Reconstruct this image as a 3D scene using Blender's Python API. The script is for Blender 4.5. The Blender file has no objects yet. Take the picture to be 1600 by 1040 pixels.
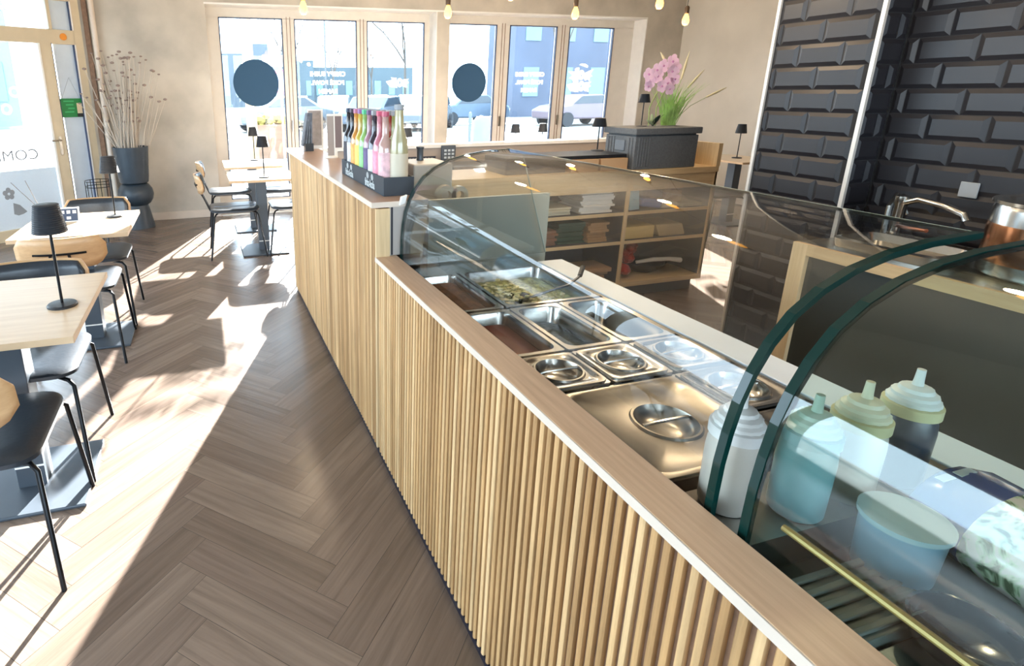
import bpy, bmesh, math, random
from mathutils import Vector, Matrix
PI = math.pi
sc = bpy.context.scene
col = sc.collection
random.seed(7)

# ---------------------------------------------------------------- camera, world, sun, exposure
cam_d = bpy.data.cameras.new('camera'); cam = bpy.data.objects.new('camera', cam_d); col.objects.link(cam)
F_PX, CX, CY, YAW, PITCH, ROLL = 883.54, 582.13, 403.96, .28351, .28553, -.006894
fwd = Vector((math.sin(YAW)*math.cos(PITCH), math.cos(YAW)*math.cos(PITCH), -math.sin(PITCH)))
rgt = Vector((math.cos(YAW), -math.sin(YAW), 0)); upv = rgt.cross(fwd)
r2 = math.cos(ROLL)*rgt + math.sin(ROLL)*upv; u2 = -math.sin(ROLL)*rgt + math.cos(ROLL)*upv
m = Matrix((r2, u2, -fwd)).transposed().to_4x4(); m.translation = (0, 0, 1.5)
cam.matrix_world = m
cam_d.sensor_width = 36; cam_d.lens = F_PX/1600*36
cam_d.shift_x = (800-CX)/1600; cam_d.shift_y = (CY-520)/1600
cam_d.clip_start = .03; cam_d.clip_end = 400
sc.camera = cam
w = bpy.data.worlds.new('world'); sc.world = w; w.use_nodes = True
bg = w.node_tree.nodes['Background']; bg.inputs[0].default_value = (.66, .84, 1.0, 1); bg.inputs[1].default_value = 6.0
sun_d = bpy.data.lights.new('sun', 'SUN'); sun = bpy.data.objects.new('sun', sun_d); col.objects.link(sun)
sun_d.energy = 50; sun_d.color = (1, .98, .945); sun_d.angle = .009
SUN_EL = math.radians(18.2); SUN_AZ = math.radians(20.6)
sdir = Vector((-math.sin(SUN_AZ)*math.cos(SUN_EL), -math.cos(SUN_AZ)*math.cos(SUN_EL), -math.sin(SUN_EL)))
sun.rotation_euler = sdir.to_track_quat('-Z', 'Y').to_euler(); sun.location = (6, 16, 8)
sc.view_settings.view_transform = 'Standard'; sc.view_settings.look = 'None'
sc.view_settings.exposure = .98; sc.view_settings.gamma = 1; sc.view_settings.use_curve_mapping = False
def portal(name, loc, sx, sz, rot):
    d = bpy.data.lights.new(name, 'AREA'); d.shape = 'RECTANGLE'; d.size = sx; d.size_y = sz; d.cycles.is_portal = True
    o = bpy.data.objects.new(name, d); o.location = loc; o.rotation_euler = rot; col.objects.link(o)
portal('portal_far', (3.1, 7.75, 1.2), 6.2, 2.5, (math.radians(-90), 0, 0))
portal('portal_left', (-4.1, 2.0, 1.4), 6.5, 2.4, (math.radians(-90), 0, math.radians(90)))
portal('portal_back', (1.0, -3.1, 1.5), 7.0, 2.4, (math.radians(90), 0, 0))
sc.cycles.max_bounces = 10; sc.cycles.transparent_max_bounces = 24; sc.cycles.sample_clamp_indirect = 6
sc.cycles.caustics_reflective = False; sc.cycles.caustics_refractive = False
sc.cycles.use_denoising = True

# ---------------------------------------------------------------- materials
def s2l(c):
    if isinstance(c, str): c = [int(c[i:i+2], 16)/255 for i in (0, 2, 4)]
    else: c = [v/255 for v in c]
    return tuple((v/12.92 if v <= .04045 else ((v+.055)/1.055)**2.4) for v in c) + (1,)
MATS = {}
def mat(name, c, rough=.5, metal=0, noise=0, scale=8, bump=0, stretch=None, coat=0, emit=0, spec=.5, trans=0, alpha=1):
    if name in MATS: return MATS[name]
    m = bpy.data.materials.new(name); m.use_nodes = True; nt = m.node_tree; b = nt.nodes['Principled BSDF']
    col_ = s2l(c)
    b.inputs['Base Color'].default_value = col_; b.inputs['Roughness'].default_value = rough; b.inputs['Metallic'].default_value = metal
    b.inputs['Coat Weight'].default_value = coat; b.inputs['Specular IOR Level'].default_value = spec
    b.inputs['Transmission Weight'].default_value = trans; b.inputs['Alpha'].default_value = alpha
    if emit: b.inputs['Emission Color'].default_value = col_; b.inputs['Emission Strength'].default_value = emit
    n = nt.nodes.new('ShaderNodeTexNoise'); n.inputs['Scale'].default_value = scale; n.inputs['Detail'].default_value = 6
    tc = nt.nodes.new('ShaderNodeTexCoord'); mp = nt.nodes.new('ShaderNodeMapping')
    nt.links.new(tc.outputs['Object'], mp.inputs['Vector']); nt.links.new(mp.outputs['Vector'], n.inputs['Vector'])
    if stretch: mp.inputs['Scale'].default_value = stretch
    amt = noise if noise else .04
    mx = nt.nodes.new('ShaderNodeMix'); mx.data_type = 'RGBA'; mx.blend_type = 'MIX'
    mx.inputs['A'].default_value = tuple(v*(1-amt) for v in col_[:3])+(1,)
    mx.inputs['B'].default_value = tuple(min(1, v*(1+amt)) for v in col_[:3])+(1,)
    cr = nt.nodes.new('ShaderNodeMapRange'); cr.inputs['From Min'].default_value = .3; cr.inputs['From Max'].default_value = .7
    nt.links.new(n.outputs['Fac'], cr.inputs['Value']); nt.links.new(cr.outputs['Result'], mx.inputs['Factor'])
    nt.links.new(mx.outputs['Result'], b.inputs['Base Color'])
    if bump:
        bp = nt.nodes.new('ShaderNodeBump'); bp.inputs['Strength'].default_value = bump; bp.inputs['Distance'].default_value = .01
        nt.links.new(n.outputs['Fac'], bp.inputs['Height']); nt.links.new(bp.outputs['Normal'], b.inputs['Normal'])
    MATS[name] = m; return m
def glass_mat(name, tint=(1, 1, 1), ior=1.5, rough=0):
    m = bpy.data.materials.new(name); m.use_nodes = True; nt = m.node_tree; nt.nodes.remove(nt.nodes['Principled BSDF'])
    out = nt.nodes['Material Output']; mix = nt.nodes.new('ShaderNodeMixShader'); tr = nt.nodes.new('ShaderNodeBsdfTransparent')
    gl = nt.nodes.new('ShaderNodeBsdfGlossy'); fr = nt.nodes.new('ShaderNodeFresnel'); fr.inputs['IOR'].default_value = ior
    tr.inputs['Color'].default_value = tuple(tint)+(1,); gl.inputs['Roughness'].default_value = rough
    nt.links.new(fr.outputs[0], mix.inputs[0]); nt.links.new(tr.outputs[0], mix.inputs[1]); nt.links.new(gl.outputs[0], mix.inputs[2])
    nt.links.new(mix.outputs[0], out.inputs['Surface']); MATS[name] = m; return m
def wood(name, c1, c2, axis='Y', scale=6, rough=.45, vary=0):
    m = bpy.data.materials.new(name); m.use_nodes = True; nt = m.node_tree; b = nt.nodes['Principled BSDF']
    tc = nt.nodes.new('ShaderNodeTexCoord'); mp = nt.nodes.new('ShaderNodeMapping')
    st = {'X': (.06, 1, 1), 'Y': (1, .06, 1), 'Z': (1, 1, .06)}[axis]; mp.inputs['Scale'].default_value = st
    n = nt.nodes.new('ShaderNodeTexNoise'); n.inputs['Scale'].default_value = scale*10; n.inputs['Detail'].default_value = 8; n.inputs['Roughness'].default_value = .6
    nt.links.new(tc.outputs['Object'], mp.inputs['Vector']); nt.links.new(mp.outputs['Vector'], n.inputs['Vector'])
    r = nt.nodes.new('ShaderNodeValToRGB'); r.color_ramp.elements[0].position = .3; r.color_ramp.elements[1].position = .7
    r.color_ramp.elements[0].color = s2l(c1); r.color_ramp.elements[1].color = s2l(c2)
    nt.links.new(n.outputs['Fac'], r.inputs['Fac']); nt.links.new(r.outputs['Color'], b.inputs['Base Color'])
    b.inputs['Roughness'].default_value = rough
    bp = nt.nodes.new('ShaderNodeBump'); bp.inputs['Strength'].default_value = .08; bp.inputs['Distance'].default_value = .005
    nt.links.new(n.outputs['Fac'], bp.inputs['Height']); nt.links.new(bp.outputs['Normal'], b.inputs['Normal'])
    MATS[name] = m; return m
def attr_wood(name, attr, cols, rough, uvscale=(1.2, 30), bump=.1, coat=0):
    """wood whose tone comes from a per-face colour attribute and whose grain runs along the UV's U axis"""
    m = bpy.data.materials.new(name); m.use_nodes = True; nt = m.node_tree; b = nt.nodes['Principled BSDF']; L = nt.links
    at = nt.nodes.new('ShaderNodeAttribute'); at.attribute_name = attr
    uv = nt.nodes.new('ShaderNodeUVMap'); uv.uv_map = 'UVMap'
    mp = nt.nodes.new('ShaderNodeMapping'); mp.inputs['Scale'].default_value = (uvscale[0], uvscale[1], 1)
    n = nt.nodes.new('ShaderNodeTexNoise'); n.inputs['Scale'].default_value = 1; n.inputs['Detail'].default_value = 9; n.inputs['Roughness'].default_value = .62; n.inputs['Distortion'].default_value = .6
    L.new(uv.outputs[0], mp.inputs[0]); L.new(mp.outputs[0], n.inputs['Vector'])
    rp = nt.nodes.new('ShaderNodeValToRGB'); e = rp.color_ramp.elements
    e[0].position = 0; e[0].color = s2l(cols[0]); e[1].position = 1; e[1].color = s2l(cols[-1])
    for i, c in enumerate(cols[1:-1]):
        x = rp.color_ramp.elements.new((i+1)/(len(cols)-1)); x.color = s2l(c)
    L.new(at.outputs['Fac'], rp.inputs['Fac'])
    mr = nt.nodes.new('ShaderNodeMapRange'); mr.inputs['From Min'].default_value = .3; mr.inputs['From Max'].default_value = .72
    mr.inputs['To Min'].default_value = .66; mr.inputs['To Max'].default_value = 1.18
    L.new(n.outputs['Fac'], mr.inputs['Value'])
    mx = nt.nodes.new('ShaderNodeMix'); mx.data_type = 'RGBA'; mx.blend_type = 'MULTIPLY'; mx.inputs['Factor'].default_value = 1
    L.new(rp.outputs['Color'], mx.inputs['A']); L.new(mr.outputs['Result'], mx.inputs['B'])
    L.new(mx.outputs['Result'], b.inputs['Base Color'])
    b.inputs['Roughness'].default_value = rough; b.inputs['Coat Weight'].default_value = coat
    bp = nt.nodes.new('ShaderNodeBump'); bp.inputs['Strength'].default_value = bump; bp.inputs['Distance'].default_value = .003
    L.new(n.outputs['Fac'], bp.inputs['Height']); L.new(bp.outputs['Normal'], b.inputs['Normal'])
    MATS[name] = m; return m

M_wall = mat('plaster', 'b8b1a5', .85, noise=.2, scale=2.2, bump=.15)
M_wallR = mat('plaster_light', 'd6cfc2', .85, noise=.08, scale=1.6, bump=.1)
M_ceil = mat('ceiling_paint', 'c9c5be', .9)
M_white = mat('white_paint', 'e6e4df', .5)
M_frame = mat('cream_frame', 'd6d1c8', .45)
M_doorf = mat('door_frame_cream', 'cbbb9e', .45)
M_seal = mat('rubber_seal', '33415e', .5)
M_floor = attr_wood('herringbone_parquet', 'tone', ['6c5c50', '736257', '7a695d', '827164'], .27, (1.6, 30), .35)
M_floor.node_tree.nodes['Principled BSDF'].inputs['Specular IOR Level'].default_value = .75
M_slat = attr_wood('oak_slat', 'tone', ['a98256', 'c29a69', 'cfa877', 'dcb989'], .5, (2, 60), .1)
M_slatback = mat('slat_backing', '7d5f49', .7, noise=.2, scale=30)
M_cap = wood('oak_cap', 'c9a280', 'deba98', 'Y', 7, .42)
M_edge = mat('pale_edge_band', 'd3c5b6', .5)
M_oakX = wood('oak_x', 'c9ab80', 'dfc498', 'X', 6)
M_oakZ = wood('oak_z', 'c9ab80', 'dfc498', 'Z', 6)
M_table = wood('table_laminate', 'cdb495', 'dcc6a8', 'X', 5, .38)
M_tedge = mat('table_edge', 'c9ac8a', .5)
M_plate = wood('bent_oak', 'b8936a', 'cca67c', 'X', 5, .4)
M_black = mat('black_metal', '14161a', .35, .6)
M_blackp = mat('black_plastic', '1b1d21', .45)
M_leather = mat('black_leather', '262d35', .33, noise=.1, scale=60, bump=.06)
M_grey = mat('dark_grey_steel', '4a525b', .42, .3)
M_steel = mat('stainless', 'b9b8b3', .2, 1, noise=.03, scale=40)
M_steelb = mat('brushed_steel', 'a39f96', .28, 1, noise=.05, scale=40)
M_darkst = mat('dark_steel', '6d7076', .25, 1)
M_pot = mat('glazed_planter', '2c3843', .4, noise=.12, scale=12)
M_dry = mat('dried_stem', 'bdb2a5', .9)
M_dryh = mat('dried_seed', '8d7c74', .95)
M_wglass = glass_mat('window_glass', (.97, .985, .99))
M_cglass = glass_mat('case_glass', (.985, .995, .99), 1.52)
M_nglass = glass_mat('near_case_glass', (.88, .965, .94), 1.55)
M_cedge = mat('case_glass_edge', '062a26', .15, 0, spec=.35)
M_bottle = {}
M_tile = mat('black_tile', '201f23', .38, noise=.1, scale=3, spec=.4)
M_grout = mat('grout', '191a1d', .8)
M_disc = None
def transl(name, c, k=.5):
    m = bpy.data.materials.new(name); m.use_nodes = True; nt = m.node_tree; nt.nodes.remove(nt.nodes['Principled BSDF'])
    a = nt.nodes.new('ShaderNodeBsdfDiffuse'); b_ = nt.nodes.new('ShaderNodeBsdfTranslucent'); mx = nt.nodes.new('ShaderNodeMixShader'); n = nt.nodes.new('ShaderNodeTexNoise'); n.inputs['Scale'].default_value = 40
    r = nt.nodes.new('ShaderNodeValToRGB'); cc = s2l(c); r.color_ramp.elements[0].color = tuple(v*.94 for v in cc[:3])+(1,); r.color_ramp.elements[1].color = cc
    nt.links.new(n.outputs['Fac'], r.inputs['Fac']); nt.links.new(r.outputs[0], a.inputs[0]); nt.links.new(r.outputs[0], b_.inputs[0])
    mx.inputs[0].default_value = k; nt.links.new(a.outputs[0], mx.inputs[1]); nt.links.new(b_.outputs[0], mx.inputs[2]); nt.links.new(mx.outputs[0], nt.nodes['Material Output'].inputs['Surface']); MATS[name] = m; return m
M_sticker = transl('white_vinyl', 'f4f8f8', .6)
M_disc = transl('dark_disc', '455f74', .3)
M_film = transl('frosted_film', 'dde2e6', .4)
M_panelblue = mat('grey_blue_panel', 'c6d3df', .35)
M_board = mat('white_board', 'd6e1ea', .4)
M_shelfin = mat('shelf_dark', '3a3e46', .7)
M_asph = mat('paving', '8a8884', .9, noise=.12, scale=.8)

# ---------------------------------------------------------------- mesh helpers
class MB:
    def __init__(s): s.v = []; s.f = []; s.tone = []; s.uv = []; s.t = .5
    def add(s, vs, fs, uvs=None):
        o = len(s.v); s.v += [tuple(v) for v in vs]
        for i, f in enumerate(fs):
            s.f.append(tuple(o+k for k in f)); s.tone.append(s.t); s.uv.append(uvs[i] if uvs else None)
        return s
    def box(s, x0, x1, y0, y1, z0, z1):
        vs = [(x0,y0,z0),(x1,y0,z0),(x1,y1,z0),(x0,y1,z0),(x0,y0,z1),(x1,y0,z1),(x1,y1,z1),(x0,y1,z1)]
        return s.add(vs, [(0,3,2,1),(4,5,6,7),(0,1,5,4),(1,2,6,5),(2,3,7,6),(3,0,4,7)])
    def obox(s, c, ax, ay, az):      # box from centre and three half-axis vectors
        c = Vector(c); ax, ay, az = Vector(ax), Vector(ay), Vector(az)
        vs = [c+i*ax+j*ay+k*az for k in (-1,1) for i, j in ((-1,-1),(1,-1),(1,1),(-1,1))]
        return s.add(vs, [(0,3,2,1),(4,5,6,7),(0,1,5,4),(1,2,6,5),(2,3,7,6),(3,0,4,7)])
    def tube(s, pts, r, n=8, caps=True):
        pts = [Vector(p) for p in pts]; R = r if isinstance(r, (list, tuple)) else [r]*len(pts)
        rings = []; prev = None
        for i, p in enumerate(pts):
            d = (pts[min(i+1, len(pts)-1)]-pts[max(i-1, 0)]).normalized()
            if prev is None:
                a = Vector((0,0,1)) if abs(d.z) < .9 else Vector((1,0,0)); u = d.cross(a).normalized()
            else: u = (prev-d*prev.dot(d)).normalized()
            prev = u; v = d.cross(u)
            rings.append([p+R[i]*(math.cos(2*PI*k/n)*u+math.sin(2*PI*k/n)*v) for k in range(n)])
        vs = [q for g in rings for q in g]; fs = []
        for i in range(len(rings)-1):
            for k in range(n):
                a = i*n+k; b = i*n+(k+1) % n; fs.append((a, b, b+n, a+n))
        if caps: fs.append(tuple(reversed(range(n)))); fs.append(tuple(range(len(vs)-n, len(vs))))
        return s.add(vs, fs)
    def lathe(s, prof, c=(0,0,0), n=24, sx=1, sy=1, ridge=None):
        vs = []; fs = []
        for r, z in prof:
            for k in range(n):
                a = 2*PI*k/n; q = r*(1+(ridge[1]*math.cos(ridge[0]*a) if ridge else 0))
                vs.append((c[0]+q*sx*math.cos(a), c[1]+q*sy*math.sin(a), c[2]+z))
        for i in range(len(prof)-1):
            for k in range(n):
                a = i*n+k; b = i*n+(k+1) % n; fs.append((a, b, b+n, a+n))
        if prof[0][0] > 1e-6: fs.append(tuple(reversed(range(n))))
        if prof[-1][0] > 1e-6: fs.append(tuple(range(len(vs)-n, len(vs))))
        return s.add(vs, fs)
    def prism(s, poly, a, b):        # poly list of 3D points, extruded by vector b-a style: offset vector
        a = Vector(a); n = len(poly); vs = [Vector(p) for p in poly]+[Vector(p)+a for p in poly]
        fs = [tuple(reversed(range(n))), tuple(range(n, 2*n))]+[(k, (k+1) % n, (k+1) % n+n, k+n) for k in range(n)]
        return s.add(vs, fs)
    def ball(s, c, r, n=12, sx=1, sy=1, sz=1):
        prof = [(r*math.sin(PI*i/(n//2)), -r*sz*math.cos(PI*i/(n//2))) for i in range(n//2+1)]
        return s.lathe(prof, c, n, sx, sy)
def rrect(x0, x1, y0, y1, r, z, n=5):
    pts = []
    for cx, cy, a0 in ((x1-r, y1-r, 0), (x0+r, y1-r, 90), (x0+r, y0+r, 180), (x1-r, y0+r, 270)):
        for k in range(n+1):
            a = math.radians(a0+90*k/n); pts.append((cx+r*math.cos(a), cy+r*math.sin(a), z))
    return pts
def strip(mb, l0, l1):               # join two equal loops
    n = len(l0); mb.add(list(l0)+list(l1), [(k, (k+1) % n, (k+1) % n+n, k+n) for k in range(n)]); return mb
def fill(mb, l, rev=False):
    f = tuple(range(len(l))); mb.add(l, [tuple(reversed(f)) if rev else f]); return mb
def build(name, mb, m, parent=None, smooth=False, bevel=0, local=False, solid=0, tone=False):
    me = bpy.data.meshes.new(name)
    off = Vector((0,0,0))
    if parent is not None and not local:
        p = parent
        while p is not None: off += p.location; p = p.parent
    me.from_pydata([(v[0]-off.x, v[1]-off.y, v[2]-off.z) for v in mb.v], [], mb.f); me.validate(clean_customdata=False)
    if tone:
        at = me.attributes.new('tone', 'FLOAT_COLOR', 'CORNER'); uvl = me.uv_layers.new(name='UVMap')
        for p in me.polygons:
            t = mb.tone[p.index]; u = mb.uv[p.index]
            for k, li in enumerate(p.loop_indices):
                at.data[li].color = (t, t, t, 1)
                if u: uvl.data[li].uv = u[k]
                else:
                    q = me.vertices[me.loops[li].vertex_index].co; uvl.data[li].uv = (q.z+t*7, q.y*.8+q.x)
    me.materials.append(m)
    bm = bmesh.new(); bm.from_mesh(me)
    if not tone: bmesh.ops.remove_doubles(bm, verts=bm.verts, dist=1e-6)
    bmesh.ops.recalc_face_normals(bm, faces=bm.faces); bm.to_mesh(me); bm.free()
    if smooth: me.shade_smooth()
    o = bpy.data.objects.new(name, me); col.objects.link(o)
    if parent is not None: o.parent = parent
    if bevel:
        b = o.modifiers.new('bevel', 'BEVEL'); b.width = bevel; b.segments = 2; b.limit_method = 'ANGLE'; b.angle_limit = math.radians(50)
    if solid:
        b = o.modifiers.new('solid', 'SOLIDIFY'); b.thickness = solid; b.offset = 0
    if smooth and not bevel:
        try: me.set_sharp_from_angle(angle=math.radians(40))
        except Exception: pass
    return o
def tag(o, label, cat, group=None):
    o['label'] = label; o['category'] = cat
    if group: o['group'] = group
    return o
def thing(name, label, cat, loc=(0,0,0), rz=0, group=None):
    o = bpy.data.objects.new(name, None); o.empty_display_size = .05; col.objects.link(o); o.location = loc; o.rotation_euler = (0,0,rz)
    return tag(o, label, cat, group)
def single(name, mb, m, label, cat, group=None, **k): return tag(build(name, mb, m, None, **k), label, cat, group)
def struct(name, mb, m, parent=None, **k):
    o = build(name, mb, m, parent, **k)
    if parent is None: o['kind'] = 'structure'
    return o
def dup(root, loc, rz=None, label=None, group=None, scale=None):
    r = root.copy(); col.objects.link(r); r.location = loc
    if rz is not None: r.rotation_euler = (0,0,rz)
    if label: r['label'] = label
    if group: r['group'] = group
    if scale: r.scale = scale
    def rec(src, dst):
        for ch in list(src.children):
            c = ch.copy(); col.objects.link(c); c.parent = dst; rec(ch, c)
    rec(root, r); return r
def text_mesh(txt, size, align='CENTER', offset=0.0, spacing=1.0):
    cu = bpy.data.curves.new('t', 'FONT'); cu.body = txt; cu.size = size; cu.align_x = align; cu.align_y = 'CENTER'; cu.offset = offset; cu.space_character = spacing; cu.extrude = .0004
    o = bpy.data.objects.new('t', cu); col.objects.link(o)
    dg = bpy.context.evaluated_depsgraph_get(); me = bpy.data.meshes.new_from_object(o.evaluated_get(dg))
    bpy.data.objects.remove(o); bpy.data.curves.remove(cu); return me
def lettering(name, txt, size, m, parent, origin, xdir, zdir, offset=0.0, spacing=1.0):
    me = text_mesh(txt, size, offset=offset, spacing=spacing); X = Vector(xdir).normalized(); Z = Vector(zdir).normalized(); N = X.cross(Z)
    off = Vector((0,0,0)); p = parent
    while p is not None: off += p.location; p = p.parent
    for v in me.vertices: v.co = Vector(origin)-off+X*v.co.x+Z*v.co.y+N*v.co.z
    me.materials.clear(); me.materials.append(m)
    o = bpy.data.objects.new(name, me); col.objects.link(o); o.parent = parent; return o

# ---------------------------------------------------------------- floor, herringbone
def make_floor():
    w_ = .1167; L = 5; mb = MB(); e1 = Vector((1, 1))/math.sqrt(2); e2 = Vector((-1, 1))/math.sqrt(2); g = .0012
    X0, X1, Y0, Y1 = -4.6, 7.1, -3.2, 7.4; ox = .30
    rnd = random.Random(3)
    base = MB(); base.box(X0, X1, Y0, 8.0, -.06, -.0012)
    for a in range(-14, 16):
        for b in range(-120, 140):
            o = (b+L*a, b-L*a)
            for kind in (0, 1):
                if kind == 0: r = (o[0], o[1], o[0]+L, o[1]+1)
                else: r = (o[0]+L, o[1]-L+1, o[0]+L+1, o[1]+1)
                cx, cy = (r[0]+r[2])/2, (r[1]+r[3])/2; c = (cx*e1+cy*e2)*w_
                if not (X0+.3 < c.x+ox < X1-.3 and Y0+.3 < c.y < 7.6): continue
                ps = []
                for (p, q, sx, sy) in ((r[0], r[1], 1, 1), (r[2], r[1], -1, 1), (r[2], r[3], -1, -1), (r[0], r[3], 1, -1)):
                    v = (p*e1+q*e2)*w_+(sx*e1+sy*e2)*g*.5; ps.append((v.x+ox, v.y, 0))
                mb.t = rnd.random(); u0 = rnd.random()*40; v0 = rnd.random()*40; l = L*w_
                uv = [(u0, v0), (u0+l, v0), (u0+l, v0+w_), (u0, v0+w_)] if kind == 0 else [(u0, v0), (u0, v0+w_), (u0+l, v0+w_), (u0+l, v0)]
                mb.add(ps, [(0,1,2,3)], [uv])
    o = struct('floor', mb, M_floor, tone=True)
    build('subfloor', base, M_grout, o)
make_floor()

# ---------------------------------------------------------------- room shell
b = MB(); b.box(-1.22, .14, 7.35, 7.75, 0, 3.0); b.box(.14, 6.31, 7.35, 7.75, 2.50, 3.0); b.box(3.04, 3.22, 7.35, 7.75, 0, 2.50); b.box(6.31, 7.1, 7.35, 7.75, 0, 3.0)
struct('wall_far', b, M_wall)
b = MB(); b.box(6.97, 7.1, -3.1, 7.35, 0, 3.0); struct('wall_right', b, M_wallR)
b = MB(); b.box(-4.7, 7.1, -3.2, 7.75, 3.0, 3.1); struct('ceiling', b, M_ceil)
b = MB(); b.box(-4.1, -3.9, -3.1, 5.4, 2.6, 3.0); b.box(-4.1, -3.9, -3.1, -1.0, 0, 2.6); b.box(-4.1, -3.9, -1, 5.4, 0, .3); b.box(-4.08, -3.92, 1.0, 1.1, .3, 2.6); b.box(-4.08, -3.92, 3.1, 3.2, .3, 2.6)  # unseen wall, its wide window opening added to let skylight in
struct('wall_left', b, M_wall)
b = MB(); b.box(-4.1, 7.1, -3.2, -3.1, 2.6, 3.0); b.box(-4.1, 7.1, -3.2, -3.1, 0, .35); b.box(-4.1, -2.4, -3.2, -3.1, .35, 2.6); b.box(4.4, 7.1, -3.2, -3.1, .35, 2.6); b.box(.9, 1.05, -3.2, -3.1, .35, 2.6)  # out of view behind the camera; big openings put in for sky light
struct('wall_back', b, M_wall)
b = MB(); b.box(-1.0, .14, 7.335, 7.35, 0, .095); struct('baseboard_far', b, M_edge, bevel=.003)
b = MB(); b.box(6.955, 6.97, 2.3, 7.35, 0, .095); struct('baseboard_right', b, M_edge)
b = MB(); b.tube([(-1.06, 7.29, 0), (-1.06, 7.29, 3.0)], .03, 12); struct('trim_1', b, M_edge, smooth=True)
b = MB(); b.box(-1.16, -1.11, 7.30, 7.35, 0, 3); struct('trim_2', b, M_slatback)
# white reveals of the two window bays
b = MB(); b.box(3.03, 3.04, 7.352, 7.62, 0, 2.5); b.box(6.30, 6.315, 7.345, 7.75, 0, 2.5); b.box(.13, 6.315, 7.345, 7.62, 2.495, 2.515); b.box(.13, 3.04, 7.35, 7.62, -.01, .01)
struct('trim_3', b, M_white)

# ---------------------------------------------------------------- window bays
def window(name, x0, x1, panes, z0, ztop, lab):
    y0, y1 = 7.60, 7.67
    fr = MB(); fr.box(x0, x1, y0, y1, ztop, 2.50); fr.box(x0, x1, y0, y1, 0, z0); fr.box(x0, panes[0][0], y0, y1, z0, ztop); fr.box(panes[-1][1], x1, y0, y1, z0, ztop)
    for a, c in zip(panes[:-1], panes[1:]): fr.box(a[1], c[0], y0, y1, z0, ztop)
    root = struct(name, fr, M_frame, bevel=.006); root.name = name
    for (a, c) in panes:
        g = MB(); g.box(a, c, 7.632, 7.640, z0, ztop); build('window_pane', g, M_wglass, root)
        s = MB(); t = .012
        for q in ((a, a+t, z0, ztop), (c-t, c, z0, ztop), (a, c, ztop-t, ztop), (a, c, z0, z0+t)): s.box(q[0], q[1], y0-.004, 7.632, q[2], q[3])
        build('sealing_strip', s, M_seal, root)
    for a, c in zip(panes[:-1], panes[1:]):
        m_ = (a[1]+c[0])/2; h = MB()
        for dx in (-.022, .022): h.box(m_+dx-.003, m_+dx+.003, y0-.006, y0+.002, z0-.02, ztop+.02)
        build('folding_joint', h, M_slatback, root)
        k = MB(); k.box(m_-.008, m_+.008, y0-.045, y0-.004, 1.02, 1.16); build('window_handle', k, M_steelb, root)
    return root
W1 = window('window_1', .14, 3.04, [(.29, 1.06), (1.21, 2.02), (2.16, 2.96)], .16, 2.39, '')
W2 = window('window_2', 3.22, 6.31, [(3.31, 4.04), (4.24, 5.00), (5.20, 5.96)], .16, 2.39, '')
YG = 7.630
def mirrored(parent, x, zc, lines, s):
    for i, t in enumerate(lines):
        lettering('lettering', t, s, M_sticker, parent, (x, YG, zc-i*s*1.45), (-1, 0, 0), (0, 0, 1), offset=.0035, spacing=1.05)
mirrored(W1, 1.63, 1.735, ['CRISPY SUSHI', 'POKÉ BOWL', 'RAMEN'], .075)
mirrored(W2, 4.62, 1.735, ['CRISPY SUSHI', 'POKÉ BOWL', 'RAMEN'], .075)
def logo(parent, xc, zc, s, full=True):
    mb = MB()
    def P(pts):
        mb.prism([(xc+(x-470)/620*s, YG, zc-(y-500)/620*s) for x, y in pts], (0, -.002, 0), 0)
    def ring(cx, cy, rx, ry, k):
        o = []; i = []
        for t in range(20):
            a = 2*PI*t/20; o.append((xc+(cx+rx*math.cos(a)-470)/620*s, YG, zc-(cy+ry*math.sin(a)-500)/620*s)); i.append((xc+(cx+rx*k*math.cos(a)-470)/620*s, YG, zc-(cy+ry*k*math.sin(a)-500)/620*s))
        strip(mb, o, i); strip(mb, [(p[0], p[1]-.002, p[2]) for p in o], [(p[0], p[1]-.002, p[2]) for p in i])
    if full:
        P([(430, 215), (480, 195), (560, 200), (630, 235), (620, 270), (520, 240)])
        P([(185, 345), (330, 350), (350, 280), (425, 270), (430, 500), (320, 505), (215, 470), (300, 420)])
        ring(495, 410, 65, 95, .38)
        P([(565, 375), (760, 300), (700, 395), (750, 430), (690, 450), (700, 525), (640, 490), (590, 520), (565, 470)])
        P([(290, 790), (590, 785), (590, 815), (290, 820)])
    P([(175, 600), (330, 560), (300, 510), (430, 520), (450, 740), (280, 720), (225, 660)])
    ring(515, 625, 65, 100, .38)
    P([(575, 560), (735, 540), (690, 590), (740, 625), (680, 655), (700, 735), (600, 715), (570, 690)])
    build('logo_sticker', mb, M_sticker, parent)
logo(W1, 2.60, 1.70, .36, False); logo(W2, 5.47, 1.665, .46)
for x, z, r, lab in ((.70, 1.625, .285, 'round dark blue disc on the first glass door pane by the bistro tables'), (3.655, 1.625, .262, 'round dark blue disc on the window pane right of the plaster pier')):
    mb = MB(); c = [(x+r*math.cos(2*PI*k/48), 7.628, z+r*math.sin(2*PI*k/48)) for k in range(48)]
    mb.prism(c, (0, -.008, 0), 0); d = single('round_sign', mb, M_disc, lab, 'sign')

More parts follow.
